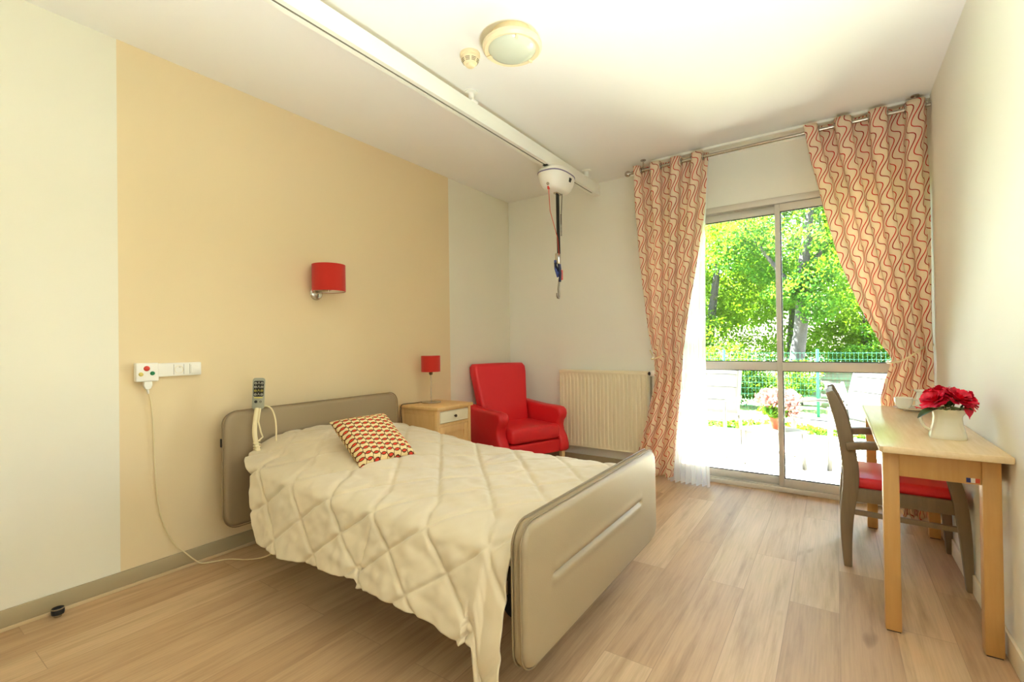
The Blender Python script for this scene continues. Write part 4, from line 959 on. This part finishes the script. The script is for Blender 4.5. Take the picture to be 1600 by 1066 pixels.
def leafquads(centers, size, rg, flat=0.0):
    n = len(centers); d = rg.normal(size=(n, 3)); d /= np.linalg.norm(d, axis=1, keepdims=True)
    e = rg.normal(size=(n, 3)); e[:, 2] *= (1 - flat); s = np.cross(d, e); s /= np.linalg.norm(s, axis=1, keepdims=True) + 1e-9
    sz = (size * rg.uniform(.6, 1.3, n))[:, None]; nn = np.cross(d, s)
    a = centers - d * sz; b = centers + s * sz * .55 + nn * sz * .15; c = centers + d * sz; q = centers - s * sz * .55 + nn * sz * .15
    v = np.stack([a, b, c, q], 1).reshape(-1, 3); f = np.arange(n * 4).reshape(-1, 4)
    return v, f
def blob(c, r, n, rg, shell=.55):
    d = rg.normal(size=(n, 3)); d /= np.linalg.norm(d, axis=1, keepdims=True); k = (shell + (1 - shell) * rg.uniform(0, 1, n))[:, None]
    return np.array(c) + d * k * np.array(r)
bm = bmn(); rs = random.Random(4)
for k in range(14): tube(bm, [pc + V((0, 0, .08)), pc + V((rs.uniform(-.06, .06), rs.uniform(-.06, .06), .17)), pc + V((rs.uniform(-.15, .15), rs.uniform(-.15, .15), rs.uniform(.2, .32)))], .003, 5)
obj('stem', bm, 'stem', t)
v, f = leafquads(blob(pc + V((0, 0, .19)), (.15, .15, .09), 700, rng, .2), .026, rng); npmesh('foliage', v, f, 'leaf2', t)
v, f = leafquads(np.concatenate([blob(pc + V((.02, 0, .29)), (.20, .2, .10), 1100, rng, .5), blob(pc + V((.14, -.05, .20)), (.08, .1, .08), 250, rng, .4)]), .021, rng); npmesh('blossom', v, f, 'pinkfl', t)
# fence
t = thing('mesh_fence', 'green wire mesh garden fence with posts at the edge of the lawn', 'fence', (-1, 9, GZ))
for x in (-3.02, -1.625, -.232, 1.16, 2.55): obj('post', box(bmn(), (x - .022, 8.98, GZ - .05), (x + .022, 9.02, 1.02), .004), 'fence', t)
bm = bmn()
for x in np.arange(-3.0, 2.5, .055): box(bm, (x - .002, 9.0, GZ), (x + .002, 9.004, .98))
for z in np.arange(.06, 1.0, .1): box(bm, (-3.0, 8.998, z - .003), (2.5, 9.002, z + .003))
obj('wire_mesh', bm, 'fence', t, smooth=False)
# shed wall piece and folded striped chair
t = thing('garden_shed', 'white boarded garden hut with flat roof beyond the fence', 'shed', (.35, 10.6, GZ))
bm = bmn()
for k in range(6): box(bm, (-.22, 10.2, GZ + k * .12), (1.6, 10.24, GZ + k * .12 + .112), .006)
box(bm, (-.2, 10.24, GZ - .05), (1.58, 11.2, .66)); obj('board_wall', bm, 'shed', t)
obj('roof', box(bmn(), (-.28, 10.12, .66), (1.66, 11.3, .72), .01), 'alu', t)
t = thing('folded_deck_chair', 'folded deck chair with blue striped canvas leaning outside by the fence', 'deck chair', (-.03, 7.6, GZ))
bm = bmn(); grid(bm, lambda u, v: (-.10 + .17 * u + .11 * (1 - v), 7.58 + .1 * (v), GZ + .20 + .42 * v), 6, 8, lambda u, v: (u, v)); s_ = obj('canvas', bm, 'stripe', t); s_.modifiers.new('t', 'SOLIDIFY').thickness = .006
for x in (-.115, .075): obj('rail', bar(bmn(), [(x + .165, 7.54, GZ - .03), (x + .0, 7.69, GZ + .64)], .02, .03, (0, 1, 0)), 'leg_wood', t)
# hedge, grass and trees
def plant(name, label, cat, blobs, size, m, trunk=None, group=None, base=None):
    t = thing(name, label, cat, base, 0, group)
    if trunk:
        for pts, rr in trunk:
            bm = bmn(); tube(bm, smooth_path(pts, 4), list(np.interp(np.linspace(0, 1, (len(pts) - 1) * 4 + 1), np.linspace(0, 1, len(rr)), rr)), 14)
            for v in bm.verts: v.co += V((noise.noise(v.co * 6), noise.noise(v.co * 6 + V((7, 0, 0))), 0)) * .02
            obj('trunk', bm, 'bark', t)
    cs = np.concatenate([blob(c, r, n, rng, .45) for c, r, n in blobs]); cs = cs[cs[:, 2] > GZ]
    v, f = leafquads(cs, size, rng); npmesh('foliage', v, f, m, t)
    return t
def many(cx, cy, cz, sx, sy, sz, k, r, n):
    out = []
    for _ in range(k):
        p = rng.normal(size=3); p /= np.linalg.norm(p); p *= rng.uniform(.3, 1) ** .5
        out.append(((cx + p[0] * sx, cy + p[1] * sy, cz + p[2] * sz), (r * rng.uniform(.7, 1.3), r * rng.uniform(.7, 1.3), r * .6 * rng.uniform(.7, 1.3)), n))
    return out
GT = 'trees beyond the garden fence'
plant('tree', 'grey trunked tree behind the fence, seen through the right door pane', 'tree', many(-.55, 11.2, 3.3, 1.8, .9, 1.5, 30, .62, 900) + many(-.35, 10.3, 2.0, .8, .3, .5, 8, .4, 500), .036, 'leaf2', [([(-.66, 10.5, -.1), (-.60, 10.5, .8), (-.50, 10.55, 1.7), (-.46, 10.6, 2.6), (-.35, 10.7, 3.8), (-.3, 10.8, 5)], [.15, .125, .115, .10, .07, .03]), ([(-.48, 10.6, 2.4), (-.1, 10.7, 3.0), (.35, 10.9, 3.9)], [.06, .045, .02]), ([(-.48, 10.6, 2.0), (-1.0, 10.6, 2.7), (-1.5, 10.7, 3.6)], [.06, .04, .02])], GT, (-.65, 10.5, GZ))
plant('tree', 'bright yellow green tree filling the left door pane beyond the fence', 'tree', many(-2.5, 13.0, 2.5, 1.7, .9, 2.0, 40, .7, 800), .040, 'leaf1', [([(-2.75, 13, -.1), (-2.7, 13, 1.2), (-2.55, 13.1, 2.6), (-2.4, 13.2, 4)], [.15, .12, .09, .04])], GT, (-2.75, 13, GZ))
plant('tree', 'slim tree with yellow green leaves beyond the hut', 'tree', many(1.1, 13.2, 2.5, 1.6, .9, 2.0, 40, .7, 800), .040, 'leaf1', [([(.62, 13.0, -.1), (.58, 13.0, 1.2), (.7, 13.1, 2.8), (.8, 13.2, 4.2)], [.10, .09, .07, .03])], GT, (.62, 13.0, GZ))
plant('tree', 'large pale green tree far behind the other garden trees', 'tree', many(-1.1, 17.5, 3.4, 4.2, 1.4, 2.9, 60, 1.1, 700), .065, 'leaf1', [([(-1.1, 17.5, -.1), (-1.0, 17.5, 2), (-.9, 17.5, 4.5)], [.25, .2, .1])], GT, (-1.1, 17.5, GZ))
plant('hedge', 'dense green hedge running behind the wire mesh fence', 'hedge', many(-1.95, 9.75, .5, 1.6, .22, .5, 30, .36, 420), .030, 'leaf3', None, None, (-1.9, 9.75, GZ))
plant('shrub', 'broad green shrub growing behind the white garden hut', 'shrub', many(1.0, 12.2, .9, 1.3, .3, .7, 22, .42, 420), .034, 'leaf2', None, None, (1.0, 12.2, GZ))
cs = np.stack([rng.uniform(-2.6, 1.2, 2600), rng.uniform(7.08, 7.5, 2600), np.full(2600, GZ + .03)], 1); cs[:, 2] += rng.uniform(-.04, .06, 2600)
v, f = leafquads(cs, .03, rng); o = npmesh('grass', v, f, 'leaf3'); tag(o, 'ragged green grass growing along the edge of the terrace', 'grass', None, 'stuff')
# ================================================================== LIGHT
W = bpy.data.worlds.new('World'); SC.world = W; W.use_nodes = True
nt = W.node_tree; bg = nt.nodes['Background']
sky = nt.nodes.new('ShaderNodeTexSky'); sky.sky_type = 'NISHITA'; sky.sun_disc = False; sky.sun_elevation = math.radians(52); sky.sun_rotation = math.radians(60); sky.air_density = 1.0; sky.dust_density = 2.0; sky.ozone_density = 1.0
nt.links.new(sky.outputs[0], bg.inputs[0]); bg.inputs[1].default_value = SKY
def light(name, kind, loc, d=None, **kw):
    ld = bpy.data.lights.new(name, kind)
    for k, v in kw.items(): setattr(ld, k, v)
    o = bpy.data.objects.new(name, ld); COL.objects.link(o); o.location = loc
    if d is not None: o.rotation_euler = V(d).to_track_quat('-Z', 'Y').to_euler()
    return o
light('sun', 'SUN', (0, 8, 8), (.62, -.07, -.78), energy=SUN, angle=math.radians(.6), color=(.97, 1.0, .98))
portal = light('door_portal', 'AREA', ((DX0 + DX1) / 2, YB + .115, DZ / 2), (0, -1, 0), shape='RECTANGLE', size=DX1 - DX0, size_y=DZ, energy=1.0); portal.data.cycles.is_portal = True
light('added_fill', 'AREA', (.1, .75, .3), (0, 0, 1), shape='DISK', size=.5, energy=FILL, color=(.90, .985, 1.02), spread=math.radians(125))  # added bodiless fill light below the view, brightens the room off the ceiling
# ================================================================== CAMERA
cd = bpy.data.cameras.new('camera'); cam = bpy.data.objects.new('camera', cd); COL.objects.link(cam); SC.camera = cam
cd.sensor_fit = 'HORIZONTAL'; cd.sensor_width = 36.0; cd.lens = 16.4928; cd.clip_start = .02; cd.clip_end = 500
Rm = Matrix(((0.82387266, 0.56660417, -0.01391252), (0.01521278, 0.0024311, 0.99988132), (-0.56657075, 0.82398653, 0.00661671)))
r, u, fw = Rm[0], Rm[1], Rm[2]
cam.matrix_world = Matrix(((r[0], u[0], -fw[0], 0), (r[1], u[1], -fw[1], 0), (r[2], u[2], -fw[2], 1.17172), (0, 0, 0, 1)))
vs = SC.view_settings; vs.view_transform = 'Standard'; vs.look = 'None'; vs.gamma = 1.0; vs.use_curve_mapping = False; vs.exposure = EXPO
SC.cycles.use_denoising = True; SC.cycles.max_bounces = 14; SC.cycles.diffuse_bounces = 8; SC.cycles.transparent_max_bounces = 16; SC.cycles.sample_clamp_indirect = 8.0; SC.cycles.caustics_reflective = False; SC.cycles.caustics_refractive = False
